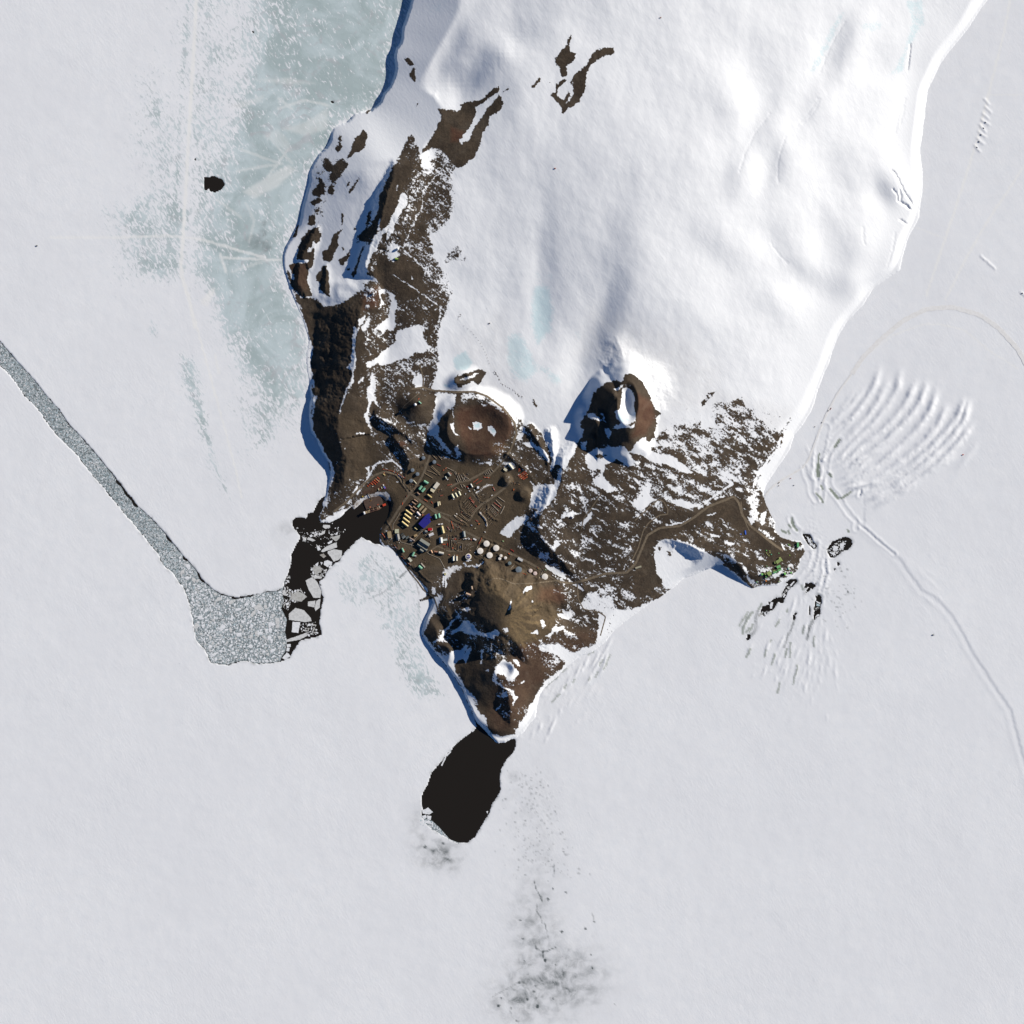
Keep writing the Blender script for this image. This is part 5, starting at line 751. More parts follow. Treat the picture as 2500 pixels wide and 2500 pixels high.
for x, y, lb, col in [(430,328,"bright green crate apart at the head of the small cluster",(110,200,110)),(545,395,"olive yellow crate in the second line of the cluster",(168,176,100)),(538,345,"olive yellow crate at the top of the second line",(160,168,96)),(595,460,"teal green crate at the foot of the second line",(110,190,150)),(432,412,"olive crate at the top of the three in a line",(156,164,96)),(466,458,"olive crate in the middle of the three in a line",(150,158,92)),(512,505,"olive crate at the foot of the three in a line",(160,164,98)),(848,420,"pale green crate alone by the base road",(132,180,120)),(1215,492,"lime speck of a crate on the open gravel",(150,180,90)),(1300,300,"white frame shaped crate near the turning circle",(190,200,180)),(108,1392,"green crate on the far rocky tip",(120,180,110))]:
    (px, py), = sh('j', [(x, y)]); container(px, py, R_(-40), col, lb, 'crates around the green base', 7, 5, 3, 'storage_crate', 'crate')
(px, py), = sh('E', [(1043, 1352)]); container(px, py, R_(96), (72,112,214), "long bright blue container alone beside the base road", None, 25, 7.5, 4)
(px, py), = sh('E', [(1000, 1368)]); container(px, py, R_(20), (70,100,190), "small blue crate beside a snow patch near the blue container", None, 8, 6, 3, 'storage_crate', 'crate')
# ------------------------------------------------------------------ tanks
W0 = (232,224,214)
for x, y, r, c, lb, h in [(566,497,47,W0,"large white fuel tank at the uphill west corner of the square of four",10),(467,612,47,W0,"large white fuel tank at the downhill west corner of the square of four",10),(718,566,47,W0,"large white fuel tank at the uphill east corner of the square of four",10),(614,680,47,W0,"large white fuel tank at the downhill east corner of the square of four",10),(1482,1016,48,W0,"large white fuel tank alone at the far east end of the tank farm",10),(1071,906,48,(112,122,130),"large blue grey fuel tank in its own bund",13),(928,806,28,(112,124,126),"small blue grey tank between the white trio and the large grey tank",10),
   (1258,922,30,(216,198,190),"medium pinkish white tank, upper one of a pair",9),(1330,964,30,(216,194,188),"medium pinkish white tank with a rusty stain, lower one of a pair",9),(793,688,23,W0,"small white tank at the top of a trio",8),(773,733,23,W0,"small white tank at the bottom of a trio",8),(863,721,23,W0,"small white tank at the side of a trio",8)]:
    tank('L', x, y, r, c, lb, 'fuel tanks of the tank farm', h)
for x, y, lb in [(710,262,"blue grey water tank highest on the slope"),(813,301,"blue grey water tank across the road from the others"),(608,378,"blue grey water tank next to the dark gully"),(654,415,"blue grey water tank in the middle of the slope group"),(594,478,"blue grey water tank lowest of the slope group")]:
    tank('G', x, y, 17, (112,122,132), lb, 'grey tanks on the slope', 10, 'water_tank')
o, R, h = tank('L', 281, 701, 47, (238,228,206), "white rimmed tank with a blue roof disc and white letters", None, 10)
bm = bmesh.new(); lathe(bm, [(0, h+2.1), (R*.70, h+1.5), (R*.70, h+1.9), (0, h+2.5)], 40); lg = mk('emblem', bm, paint(28,30,128,1.1,.6), o)
def stroke(bm, pts, w, z0, z1):
    for (xa, ya), (xb, yb) in zip(pts[:-1], pts[1:]):
        d = math.hypot(xb-xa, yb-ya); nx, ny = -(yb-ya)/d*w/2, (xb-xa)/d*w/2; ex, ey = (xb-xa)/d*w*.35, (yb-ya)/d*w*.35
        prism(bm, [(xa-ex+nx, ya-ey+ny), (xa-ex-nx, ya-ey-ny), (xb+ex-nx, yb+ey-ny), (xb+ex+nx, yb+ey+ny)], z0, z1)
bm = bmesh.new(); u = R*.17
stroke(bm, [(-3.2*u,-1.3*u),(-3.2*u,1.3*u),(-1.7*u,-1.3*u),(-1.7*u,1.3*u)], u*.55, h+2.2, h+2.9)
stroke(bm, [(.75*u,1.1*u),(-.6*u,1.2*u),(-.6*u,.1*u),(.65*u,-.05*u),(.65*u,-1.2*u),(-.75*u,-1.2*u)], u*.5, h+2.2, h+2.93)
stroke(bm, [(3.1*u,1.3*u),(1.7*u,1.3*u),(1.7*u,-1.3*u)], u*.55, h+2.2, h+2.96); stroke(bm, [(1.75*u,.1*u),(2.8*u,.1*u)], u*.5, h+2.2, h+2.99)
mk('lettering', bm, paint(236,236,240,1.2,.6), lg)
for x, y, rr, lb in [(560,742,16,"small white tank by the foot of the grey plant, shore side"),(640,755,22,"small white round tank by the foot of the grey plant, larger one"),(670,872,18,"small white tank farthest from the grey plant")]: tank('f', x, y, rr, (236,232,226), lb, 'white tanks at the grey plant', 5, 'small_tank')
tank('e', 1338, 502, 20, (236,232,226), "tiny white tank in front of the two tall cream halls", None, 4, 'small_tank')
def radome(s, x, y, R, label):
    (px, py), = sh(s, [(x, y)]); o = root('radome', px, py, label, 'radome')
    bm = bmesh.new(); lathe(bm, [(R*.8, -1), (R*.8, R*.5)], 20); mk('base', bm, CONC, o)
    bm = bmesh.new(); lathe(bm, [(R*math.cos(a), R*1.2+R*math.sin(a)) for a in [R_(q) for q in range(-50, 91, 14)]]+[(0, R*2.2)], 24); mk('dome', bm, paint(240,240,244,1.3,.5), o)
radome('C', 1407, 727, 8.6, "white radome ball on the dark hill above the snow valley"); radome('B', 1014, 1226, 6, "white radome ball on the dark peak above the blue shaded snow"); radome('B', 1243, 806, 8, "white radome in snow beside the ridge track")
(px, py), = sh('C', [(1440, 672)]); container(px, py, R_(40), (196,92,60), "small red container above the teal hut by the radome", None, 10, 5, 3)
# ------------------------------------------------------------------ pier, ship and quay
o = root('ice_pier', 911, 1228, "brown gravel covered ice pier between quay and ship", 'pier', None, -1.0)
q = sh('k', "600,930 700,880 900,810 1130,790 1180,860 1235,1000 1200,1060 1000,1130 760,1200 700,1210 640,1060"); bm = bmesh.new(); prism(bm, [((x-911)*M, (1228-y)*M) for x, y in q], -2, 4.2)
pm = NT('gravel_on_ice'); pm.l(pm.mix(pm.rng(pm.noise(pm.pos(), .12, 4, .6), .3, .7), c4(.062,.038,.027), c4(.09,.058,.04)), pm.b.inputs['Base Color']); mk('deck', bm, pm.m, o)
bm = bmesh.new()
for x, y in q[::2]: lathe(bm, [(0, 5.4), (.7, 5.4), (.7, 4), (0, 4)], 8, (x-911)*M*.95, (1228-y)*M*.95)
mk('bollard', bm, STEEL, o)
ribbon('gangway', 'k', "770,690 800,760 850,860 880,920", 2.2, paint(120,104,84,1,.8), 4.6, 'thing', "narrow brown bridge from the quay to the pier", 'bridge', prof=[(-.5,-.6),(-.5,.5),(-.3,.5),(-.3,.05),(.3,.05),(.3,.5),(.5,.5),(.5,-.6)])
o = root('cargo_ship', 909.5, 1246, "moored cargo ship with white deckhouse and brown hold deck", 'ship', None, -1.0, math.atan2(14.3, 46.5))
HL, HB = 60, 8.8
hull = [(-HL,-HB*.75),(-HL+5,-HB),(HL-22,-HB),(HL-8,-HB*.6),(HL,0),(HL-8,HB*.6),(HL-22,HB),(-HL+5,HB),(-HL,HB*.75)]
bm = bmesh.new(); a = [bm.verts.new((x*.97, y*.82, -3)) for x, y in hull]; b = [bm.verts.new((x, y, 6.5)) for x, y in hull]
bm.faces.new(b); bm.faces.new(a[::-1])
for i in range(len(a)): bm.faces.new((a[i], a[(i+1)%len(a)], b[(i+1)%len(b)], b[i]))
mk('hull', bm, paint(58,36,30,1.1,.5), o)
bm = bmesh.new(); prism(bm, [(x*.97, y*.93) for x, y in hull], 6.503, 6.8); mk('deck', bm, paint(108,78,60,1.1,.8), o)
for u, L, c in [(-31,25,(158,140,108)),(-4,22,(70,46,38)),(20,18,(78,52,42))]: bm = bmesh.new(); box(bm, u-L/2, u+L/2, -6.4, 6.4, 6.8, 8.6); [box(bm, u-L/2+2+4*k, u-L/2+2.5+4*k, -6.4, 6.4, 8.6, 8.9) for k in range(int(L/4))]; mk('hatch_cover', bm, paint(*c, 1.15, .6), o)
bm = bmesh.new(); box(bm, -58, -46.5, -8, 8, 6.8, 13); box(bm, -56, -49, -6.5, 6.5, 13, 19); box(bm, -55, -51, -8.6, 8.6, 19, 21.5); dh = mk('deckhouse', bm, paint(232,230,226,1.3,.5), o)
bm = bmesh.new(); lathe(bm, [(2, 13), (1.7, 23), (0, 23)], 14, -57.2, 2); mk('funnel', bm, paint(90,80,76,1,.5), dh)
bm = bmesh.new(); box(bm, -51.02, -50.9, -7.5, 7.5, 19.6, 20.8); mk('window', bm, GLASS, dh)
for u in (-17, 8, 33):
    bm = bmesh.new(); lathe(bm, [(1.2, 6.8), (1, 17), (0, 17)], 12, u, 0); box(bm, u-.6, u+.6, -1, 15, 15, 16.2); mk('crane', bm, paint(186,172,140,1.1,.5), o)
for s, x, y, a, c, lb, L, W in [('k',1265,1062,20,(206,72,40),"wide orange container stack at the pier corner",20,13),('k',845,935,50,(180,130,60),"ochre loader on the gravel pier",6,3),('k',1065,1055,30,(176,74,44),"rust red trailer on the pier above the hatches",12,4),('k',820,1135,10,(216,120,76),"orange and white crate beside the ship's stern hold",8,5),('k',1110,1125,-62,(196,190,170),"pale long crate lying across the pier edge",13,4),('k',590,800,20,(204,172,64),"round looking yellow machine at the quay edge",7,6),('k',905,485,20,(214,204,196),"small white and red crate in the middle of the quay yard",7,4),('k',1090,575,-65,(206,196,160),"cream container in the row of three on the quay yard",14,4.5),('k',1130,570,-65,(150,60,40),"red container in the row on the quay yard",12,4),('k',1185,525,-65,(190,196,164),"pale green container in the row on the quay yard",13,4.5),('k',1240,440,-65,(230,224,216),"white top container of the bright patchwork stack",9,7),('k',1265,500,-65,(92,140,220),"light blue container in the bright patchwork stack",6,10),('k',1290,535,-65,(146,92,190),"purple container in the bright patchwork stack",6,10),
  ('k',1262,108,-40,(206,182,124),"cream tracked rig parked by the quay road",18,6),('k',1265,62,0,(176,112,80),"small rusty crate beside the cream rig",8,6),('a',640,1000,72,(206,84,40),"orange trailer parked beside the seafront road",15,3.4),('a',715,860,70,(120,50,34),"dark red trailer farther along the seafront road",10,3)]:
    (px, py), = sh(s, [(x, y)]); z = hz(px, py)+.2
    if s == 'k' and y > 900 and 600 < x < 1300: z = 3.3
    container(px, py, R_(a), c, lb, 'cargo around the quay', L, W, 3.2, z=z)
def block(s, c0, du, dv, nu, nv, ang, cols, label, group, L=6.1, W=2.5, keep=None):
    i = 0
    for a in range(nu):
        for b in range(nv):
            x = c0[0]+du[0]*a+dv[0]*b; y = c0[1]+du[1]*a+dv[1]*b
            if keep and not keep(a, b): continue
            (px, py), = sh(s, [(x, y)]); container(px, py, R_(ang), random.choice(cols), label, group, L, W); i += 1
ORG = [(206,84,44),(196,76,36),(222,112,60),(188,66,34),(226,160,120),(204,92,48)]
block('k', (752,470), (52,-44), (40,34), 7, 3, -42, ORG, "orange container in the stepped stack on the quay yard", 'orange containers on the quay yard', 8.5, 4.6, lambda a, b: not (a < 2 and b > 0) and not (a in (2,6) and b > 1))
block('h', (1525,262), (26,-17), (38,40), 8, 4, 33, ORG, "orange container in the dense square stack above the dark slope", 'orange containers in the upper stack', 5.6, 4.8, lambda a, b: not (b == 3 and (a < 1 or a > 5)) and not (b == 2 and a > 7))
for k in range(4): (px, py), = sh('h', [(1560+random.uniform(-3,3), 40+24*k)]); container(px, py, R_(33), (176,84,54), "long rust red rail bundle laid beside the dense orange stack", 'rust bundles by the upper stack', 20, 1.6, 1.6, 'rail_bundle', 'bundle')
RED = [(186,84,62),(196,106,84),(160,62,48),(206,130,104),(174,70,56),(190,168,150)]
def line(s, p, q, n, cols, label, group, L=6.1, W=3.0, name='shipping_container', cat='container'):
    a = math.degrees(math.atan2(-(q[1]-p[1]), q[0]-p[0]))
    for i in range(n):
        t = (i+.5)/n; (px, py), = sh(s, [(p[0]+(q[0]-p[0])*t, p[1]+(q[1]-p[1])*t)]); container(px, py, R_(a+random.uniform(-3,3)), cols[i % len(cols)], label, group, L, W, 2.6, name, cat)
for s, p, q, n, cols, lb in [('L',(495,400),(445,500),6,[(196,116,72),(204,128,84),(176,66,52)],"orange container in the single row beside the tank bund"),('g',(620,870),(840,815),4,RED,"pale red container in the row at the foot of the bulldozed pad"),('g',(720,270),(830,345),2,[(206,122,104),(216,138,118)],"salmon container behind the olive grey hall"),('g',(285,1370),(420,1325),3,[(170,84,66)],"dull red container in the row at the corner of the bare lot"),('g',(960,1030),(1050,975),2,[(178,90,84),(186,106,92)],"red container above the three cream halls"),('h',(495,300),(680,325),6,[(206,84,44),(190,160,140),(210,92,50)],"orange container in the short row under the crate fan"),('h',(190,455),(335,350),6,[(196,92,62),(180,84,58)],"rust container in the upper of two slanting rows"),('h',(270,500),(440,400),7,[(160,66,46),(176,76,50)],"dark rust container in the lower of two slanting rows"),
  ('h',(770,600),(825,700),5,[(206,120,100),(170,60,48),(216,196,186)],"red and white container along the berm under the dark hill"),('h',(805,1055),(1000,1200),9,[(196,106,84),(146,40,52),(214,160,130)],"red container in the long double row of the east yard"),('h',(60,930),(110,890),2,[(186,72,46)],"red container at the head of the cargo yard lines"),('h',(85,930),(225,1040),5,[(176,70,52),(196,128,108),(186,84,62)],"red container in the block beside the cargo yard lines"),('h',(135,1010),(205,1065),3,[(196,128,108),(206,150,130)],"pale red container tight against the yard block"),('h',(250,1130),(290,1180),2,[(170,90,70)],"rusty container at the grey end of the yard block"),('i',(350,520),(440,810),7,[(196,84,44),(206,112,64),(180,128,110)],"orange container in the long row below the main road"),('i',(195,745),(280,860),4,[(170,52,44),(216,190,176)],"red container beside the yellow workshop"),('i',(10,1430),(125,1430),4,[(206,96,56),(196,84,50)],"orange crate under the white workshop"),('i',(205,1385),(205,1480),2,[(176,56,40)],"dark red container under the white workshop wing"),('i',(1315,480),(1405,545),3,[(176,72,56),(186,112,92)],"red container out on the open gravel lot"),
  ('b',(1135,1180+690),(1195,1200+690),3,[(150,48,36)],"dark red bar in the pair by the tank road"),('b',(1130,1855),(1200,1915),3,[(160,54,40)],"dark red bar beside its pair by the tank road"),('a',(450,385),(690,520),11,[(196,92,50),(206,196,186),(176,72,44),(60,54,52)],"mixed container along the bend of the quay road"),('a',(260,350),(450,385),6,[(176,92,60),(150,84,60)],"small rusty crate along the top of the quay road"),('c',(250,395),(340,520),6,[(206,92,52),(226,150,120)],"orange container in the row by the waterfront point"),('c',(480,620),(550,700),4,[(150,84,60),(120,100,90)],"rusty crate in the line on the shore bank"),('c',(620,830),(690,900),4,[(170,92,60),(60,60,64)],"rusty crate in the second line on the shore bank"),('c',(730,950),(800,1005),4,[(196,92,56),(170,160,150)],"orange crate in the last line on the shore bank"),('a',(1045,920),(1115,960),4,[(196,106,74),(206,124,88)],"orange container stacked below the ochre hut"),('a',(1180,960),(1210,1000),2,[(196,84,52)],"orange container at the road fork"),('a',(1285,255),(1360,290),3,[(176,84,66)],"red container next to the upper grey tank"),('L',(1130,960),(1190,980),3,[(196,84,56),(170,110,60)],"orange crate between the grey tank and the pink tanks"),('L',(1360,860),(1390,900),2,[(150,70,50),(170,140,70)],"dark red crate along the tank farm road"),('b',(340,1885),(400,1880),1,[(196,160,130)],"pale crate on the rocky cape")]:
    line(s, p, q, n, cols, lb+'' , lb.split(' in ')[0]+' group '+lb.split()[-1], 6.4, 3.4)
for s, x, y, a, c, lb in [('g',885,1095,40,(206,112,60),"single orange crate at the road bend above the cream halls"),('g',1565,935,-35,(196,66,40),"red truck load beside a grey trailer in the upper yard"),('g',1610,1005,-35,(186,180,178),"grey trailer hitched to a red load in the upper yard"),('g',1670,1135,-35,(230,228,226),"white truck on the upper yard road"),('g',1905,1090,-55,(226,220,206),"white trailer below the white long hut"),('g',640,590,35,(226,224,224),"white square crate at the end of the pale grey hut"),('g',450,150,40,(176,92,62),"rusty crate alone above the bulldozed pad"),('g',560,60,30,(190,106,74),"rusty crate at the top of the fan of berms"),('g',930,1510,30,(236,234,230),"white trailer at the foot of the western cream hall"),('g',1485,1270,60,(196,190,188),"pale scrap crate on the east road bend"),('h',740,838,30,(236,234,232),"white van at the end of the bare lot"),('h',1380,668,70,(216,112,52),"orange bulldozer under the gravel mound"),('h',355,1672,0,(206,124,72),"orange crate on the open gravel lot, single"),('i',1445,630,20,(204,120,70),"orange loader on the open gravel lot"),('i',1150,680,-30,(176,180,196),"silver truck on the main road"),('i',565,235,-40,(236,230,222),"white truck at the top of the cargo lines"),('i',495,295,-40,(216,206,190),"cream truck beside the white truck at the cargo lines"),('i',540,330,-40,(206,190,170),"beige crate at the edge of the cargo lines"),('i',745,500,-20,(206,160,136),"peach crate at the lower edge of the cargo lines"),('i',1685,945,-28,(216,212,206),"white bus on the main road above the tank farm"),('i',510,1225,0,(206,84,58),"red crate in the middle of the crowded yard"),('i',410,1580,80,(196,92,56),"orange crate in the lower yard lanes"),('i',1010,1190,50,(196,196,200),"grey flatbed in the crowded yard"),('i',1055,1220,50,(240,240,240),"bright white flatbed in the crowded yard"),('i',1130,1250,-50,(196,110,90),"pinkish crate beside the white flatbed"),('i',710,1530,85,(96,104,136),"dark blue long stack in the lower yard",),('d',755,410,-40,(226,222,220),"white truck parked between brown barracks"),('d',1300,910,30,(206,112,72),"orange crate beside the tan offices"),('e',1100,470,0,(216,140,110),"salmon crate west of the tall cream halls"),('e',1465,500,0,(190,140,100),"tan crate above the east tall cream hall"),('f',905,1215,20,(200,92,44),"orange crate leaning on the mint shed by the shore"),('L',828,457,-20,(176,206,150),"pale green truck on the tank farm road"),('L',1495,907,-35,(150,176,140),"green truck at the east end of the tank farm road"),('L',385,638,0,(226,224,220),"tiny white pump box in the west tank bund"),('L',920,655,-40,(206,104,64),"orange crate beside the tank farm road"),('b',650,1535,-28,(220,214,206),"white truck on the road by the long snow bank")]:
    (px, py), = sh(s, [(x, y)]); container(px, py, R_(a), c, lb, None, 9, 4.4, 3.4, 'truck' if any(k in lb for k in ('truck','van','bus','bulldozer','loader')) else 'cargo_crate', 'vehicle' if any(k in lb for k in ('truck','van','bus','bulldozer','loader','flatbed','trailer')) else 'crate')
# ------------------------------------------------------------------ cargo rows on gravel berms, each one solid strip, and a few banks
BM = [NT('cargo_and_gravel_%s' % n) for n in ('pale','tan','brown')]
for t, c1, c2 in zip(BM, (c4(.24,.19,.135), c4(.20,.15,.095), c4(.12,.09,.06)), (c4(.46,.40,.33), c4(.36,.26,.17), c4(.2,.15,.1))):
    t.l(t.mix(t.rng(t.noise(t.pos(), .16, 5, .8), .4, .68), c1, c2), t.b.inputs['Base Color']); t.b.inputs['Roughness'].default_value = .9
def berms(s, rows, wid, mat, label, group):  # stacked crates and pallets merged with their berm into one draped ridge
    for q in rows: ribbon('cargo_row_or_bank', s, q, wid*1.5, BM[mat].m, 0, 'thing', label, 'berm', 2.0, BERM, group)
berms('g', ["1010,210 1080,400 1190,700","1130,300 1190,480 1258,640","1250,370 1310,480 1400,690","1370,510 1430,590 1500,670","1430,460 1560,600","1380,370 1500,470 1650,590","955,230 1020,380","590,30 760,110 940,205","1040,560 1110,730"], .8, 0, "straight cargo row on a gravel berm in the fan below the crater", 'fan of storage berms')
berms('g', ["1240,810 1285,900 1330,985","1350,820 1420,945","1410,850 1490,1000","1050,965 1180,1060 1290,1130"], .8, 0, "short cargo row on a gravel berm just below the fan, across the road", 'short berms below the fan')
berms('b', ["330,940 265,1025","290,920 235,985","365,985 275,1080","390,1000 300,1110","410,1035 320,1130","435,1065 345,1150","455,1080 370,1165","490,1080 385,1190","500,1110 410,1205"], .7, 1, "parallel gravel cargo line in the central yard", 'cargo lines of the central yard')
berms('b', ["190,1200 270,1270 350,1335","160,1220 330,1340","240,1180 385,1275","120,1250 300,1380","200,1140 300,1190 395,1250","60,1215 130,1290 240,1350"], .8, 1, "long gravel cargo line slanting below the central yard", 'slanting cargo lines')
berms('b', ["610,1050 530,1160","640,1085 590,1135","680,1110 620,1165","700,1150 650,1195","720,1180 670,1220","745,1205 690,1250","770,1235 715,1280","790,1290 720,1350","770,1350 720,1410"], .6, 1, "short stub cargo row on a gravel berm behind the curved snow edged bank", 'stub berms behind the curved bank')
berms('b', ["790,1070 740,1120","820,1085 760,1150","835,1110 780,1170","850,1140 800,1195","870,1165 815,1215","740,1060 700,1100","900,1190 840,1240"], .6, 0, "short stub cargo row on a gravel berm inside the dark curved scarp", 'stub berms inside the curved scarp')
berms('b', ["850,930 965,1045","890,870 1020,965","780,1020 915,1150"], .9, 0, "long pale cargo row on a berm in the east yard", 'east yard berms')
berms('h', ["520,180 550,230","560,160 605,215","610,130 655,205","650,90 710,185","700,60 785,145"], .8, 0, "short pale cargo row on a berm in the crate fan beside the dark hollow", 'berms beside the dark hollow')
berms('a', ["1240,0 1310,90 1380,175","1320,20 1370,70 1420,125","1185,60 1230,110 1280,160","1190,290 1260,360 1340,430","1110,380 1200,410 1290,460","1170,310 1240,370 1350,470","1060,430 1140,480 1210,520"], .9, 1, "rough cargo row on a gravel berm on the slope below the crater rim", 'slope berms')
berms('a', ["1010,250 985,320","1040,235 1015,300","1065,225 1040,290","985,270 960,330","950,290 920,340","940,340 910,370"], .5, 2, "thin gravel line beside the grey water tanks", 'thin lines by the water tanks')
berms('i', ["930,1470 1030,1415 1130,1370","1080,1560 1160,1525 1240,1490","970,1630 1040,1580","860,1600 930,1540","1000,1480 1160,1420"], .6, 0, "thin slanting pipe stack line in the lower cargo yard", 'slanting stacks of the lower yard')
berms('i', ["775,1400 780,1530 790,1670","610,1420 615,1560 625,1700","230,1050 260,1300 290,1560","330,1150 345,1400 380,1650","400,1340 560,1350","420,1300 700,1290"], .8, 2, "dark upright cargo row on a berm dividing the lower cargo yard", 'dividers of the lower yard')
berms('i', ["1455,190 1560,290 1660,390 1720,490 1745,600 1775,720"], 1.6, 0, "curved snow edged bank around the open gravel lot", None)
berms('h', ["290,800 400,700 520,610 690,545","400,640 500,560 640,510"], 1.3, 0, "curved pale bank along the bare lot", 'curved banks of the bare lot')
berms('h', ["300,850 400,940","420,860 540,800 680,720","480,940 600,890 740,840"], .7, 2, "low brown berm across the bare lot", 'low berms of the bare lot')
berms('h', ["985,1380 1040,1290 1105,1145"], 1.4, 0, "straight snow capped bank at the end of the east yard", None)
berms('L', ["430,540 390,620","445,660 500,690","520,745 505,735","945,890 1000,830","1210,930 1240,870","1395,1040 1450,920"], .9, 0, "short snow capped bund step inside the tank farm", 'bund steps of the tank farm')
# ------------------------------------------------------------------ loose cargo along the yards
MUT = [(120,96,72),(98,84,68),(150,128,100),(84,76,70),(132,72,52),(110,104,98),(160,150,138),(92,70,52),(70,66,62),(142,104,70)]
def loose(s, lo, hi, n, label, group):
    for _ in range(n):
        (px, py), = sh(s, [(random.uniform(lo[0], hi[0]), random.uniform(lo[1], hi[1]))])
        container(px, py, R_(random.choice((40,42,-50,-48,10))), random.choice(MUT), label, group, random.choice((4,6,9)), random.choice((2.6,3.4)), random.choice((2,3)), 'cargo_crate', 'crate')
for s, lo, hi, n, lb in [('b',(210,920),(480,1200),24,"small dull crate standing among the central yard cargo lines"),('b',(560,1080),(790,1400),18,"small dull crate standing among the stub berms"),('b',(700,1080),(900,1270),12,"small dull crate inside the dark curved scarp"),('i',(400,1080),(720,1250),30,"small dull crate in the crowded middle of the cargo yard"),('i',(390,1280),(740,1680),24,"small dull crate in the lower yard lanes"),('i',(560,620),(860,900),22,"small dull crate along the south side of the main road"),('a',(770,590),(880,740),14,"small dull crate scattered below the lowest grey tank"),('g',(1000,250),(1600,640),20,"small dull crate set among the fan of berms"),('a',(1310,720),(1460,800),8,"dark crate on the road between warehouse and cream halls"),('h',(280,640),(760,900),12,"small dull crate on the bare lot"),('c',(1370,640),(1480,720),8,"small dull crate on the lot under the orange crates"),('c',(980,330),(1200,560),14,"small dull box between the science halls and the red roof"),('h',(1320,430),(1560,520),12,"small dull crate beside the red earth terrace"),('c',(990,880),(1120,1010),8,"small dull crate by the southern huts"),('a',(1480,1420),(1640,1700),16,"small dull crate beside the yellow workshop road")]:
    loose(s, lo, hi, n, lb, 'loose crates: '+lb.split(' crate ')[-1].split(' box ')[-1])
# ------------------------------------------------------------------ pipes
PIPE = paint(150,140,126,1.2,.5); PP = [(-.5,-1.2),(-.5,.6),(-.25,1.1),(.25,1.1),(.5,.6),(.5,-1.2)]
for s, q, lb in [('c',"590,15 550,90 455,240 460,340","pale raised pipe running along the seafront road"),('c',"570,450 600,565 720,600 850,632","pale raised pipe from the grey plant to the science halls"),('c',"1100,765 1150,800 1340,880 1430,1050","pale raised pipe bending down to the snow bank"),('c',"1030,330 920,460 830,560 800,635","pale raised pipe from the blue roof to the shore pipe"),('c',"1000,355 1080,440 1170,490","pale raised pipe branching below the red roof"),('c',"1475,420 1480,500","pale raised pipe beside the white workshop wing")]:
    ribbon('utility_pipe', s, q, .9, PIPE, .8, 'thing', lb, 'pipe', 2.5, PP)
# ------------------------------------------------------------------ huts and machines on the snow
def tracked(px, py, rot, col, label, L=7, z=None):
    o = root('tracked_vehicle', px, py, label, 'vehicle', None, z, R_(rot))
    bm = bmesh.new(); box(bm, -L/2, L/2, -1.3, 1.3, .8, 2.4); mk('body', bm, paint(*col, 1.2, .5), o)
    bm = bmesh.new(); box(bm, L*.1, L*.42, -1.25, 1.25, 2.4, 3.6); cb = mk('cab', bm, paint(*col, 1.2, .5), o)
    bm = bmesh.new(); box(bm, L*.42, L*.43, -1.1, 1.1, 2.6, 3.4); mk('windscreen', bm, GLASS, cb)
    for v in (-1.75, 1.75): bm = bmesh.new(); profile(bm, [(v-.4, 0), (v+.4, 0), (v+.4, 1.1), (v-.4, 1.1)], -L/2-.2, L/2+.2); mk('track', bm, DARK, o)
for x, y, a, c, lb, L in [(2028,998,60,(150,60,50),"long red tracked vehicle highest on the snow road",14),(2022,1003,60,(70,66,66),"dark tracked vehicle right behind the long red one",7),(2006,1032,55,(54,60,76),"dark blue vehicle beside the snow road",7),(1989,1042,20,(80,70,64),"brown vehicle on the snow road above the bend",7),(1930,1168,25,(176,70,50),"red vehicle on the lower bend of the snow road",8),(1902,1178,40,(90,60,56),"dark vehicle waiting at the foot of the snow road",7),(1901,1186,20,(84,58,54),"dark vehicle just below another at the road foot",7),(1900,1180,70,(70,60,60),"small dark sledge beside the vehicles at the road foot",5),(1938,1185,0,(80,76,80),"lone dark vehicle out on the snow by the road foot",6)]: tracked(x, y, a, c, lb, L)
for x, y, a, c, lb in [(2351,1110,30,(176,50,40),"tiny red hut alone on the ice shelf"),(1612,46,20,(120,70,40),"tiny rusty hut alone high on the snow dome"),(1355,413,0,(150,76,48),"tiny rusty hut beside the snow dome track"),(1195,790,10,(80,72,70),"small dark box beside the flagged route"),(2278,1550,0,(70,70,72),"tiny dark crate far out on the flat ice"),(2496,716,20,(44,44,48),"dark shed at the edge of the ice shelf camp"),(90,600,0,(70,72,74),"small dark crate out on the western ice")]:
    (px, py) = (x, y); ice_ = x > 2200 or x < 200; container(px, py, R_(a), c, lb, None, 8, 6, 4, 'field_hut', 'hut', z=.2 if ice_ else None)
for i, (x, y) in enumerate([(2406,299),(2401,313),(2395,329),(2390,346),(2385,360)]):
    container(x, y, R_(-40), (40,44,50), "dark parked sledge beside a snow berm on the ice shelf", 'sledges by the snow berms', 9, 5, 3, 'cargo_sledge', 'sledge', z=.6)
for i in range(14):
    t = i/13; x = 1133+60*t**.8+8*math.sin(3*t); y = 796+92*t; container(x, y, R_(30), (70,66,64), "dark marker drum along the flagged snow route", 'marker drums along the snow route', 2.4, 2.4, 2.2, 'marker_drum', 'drum')
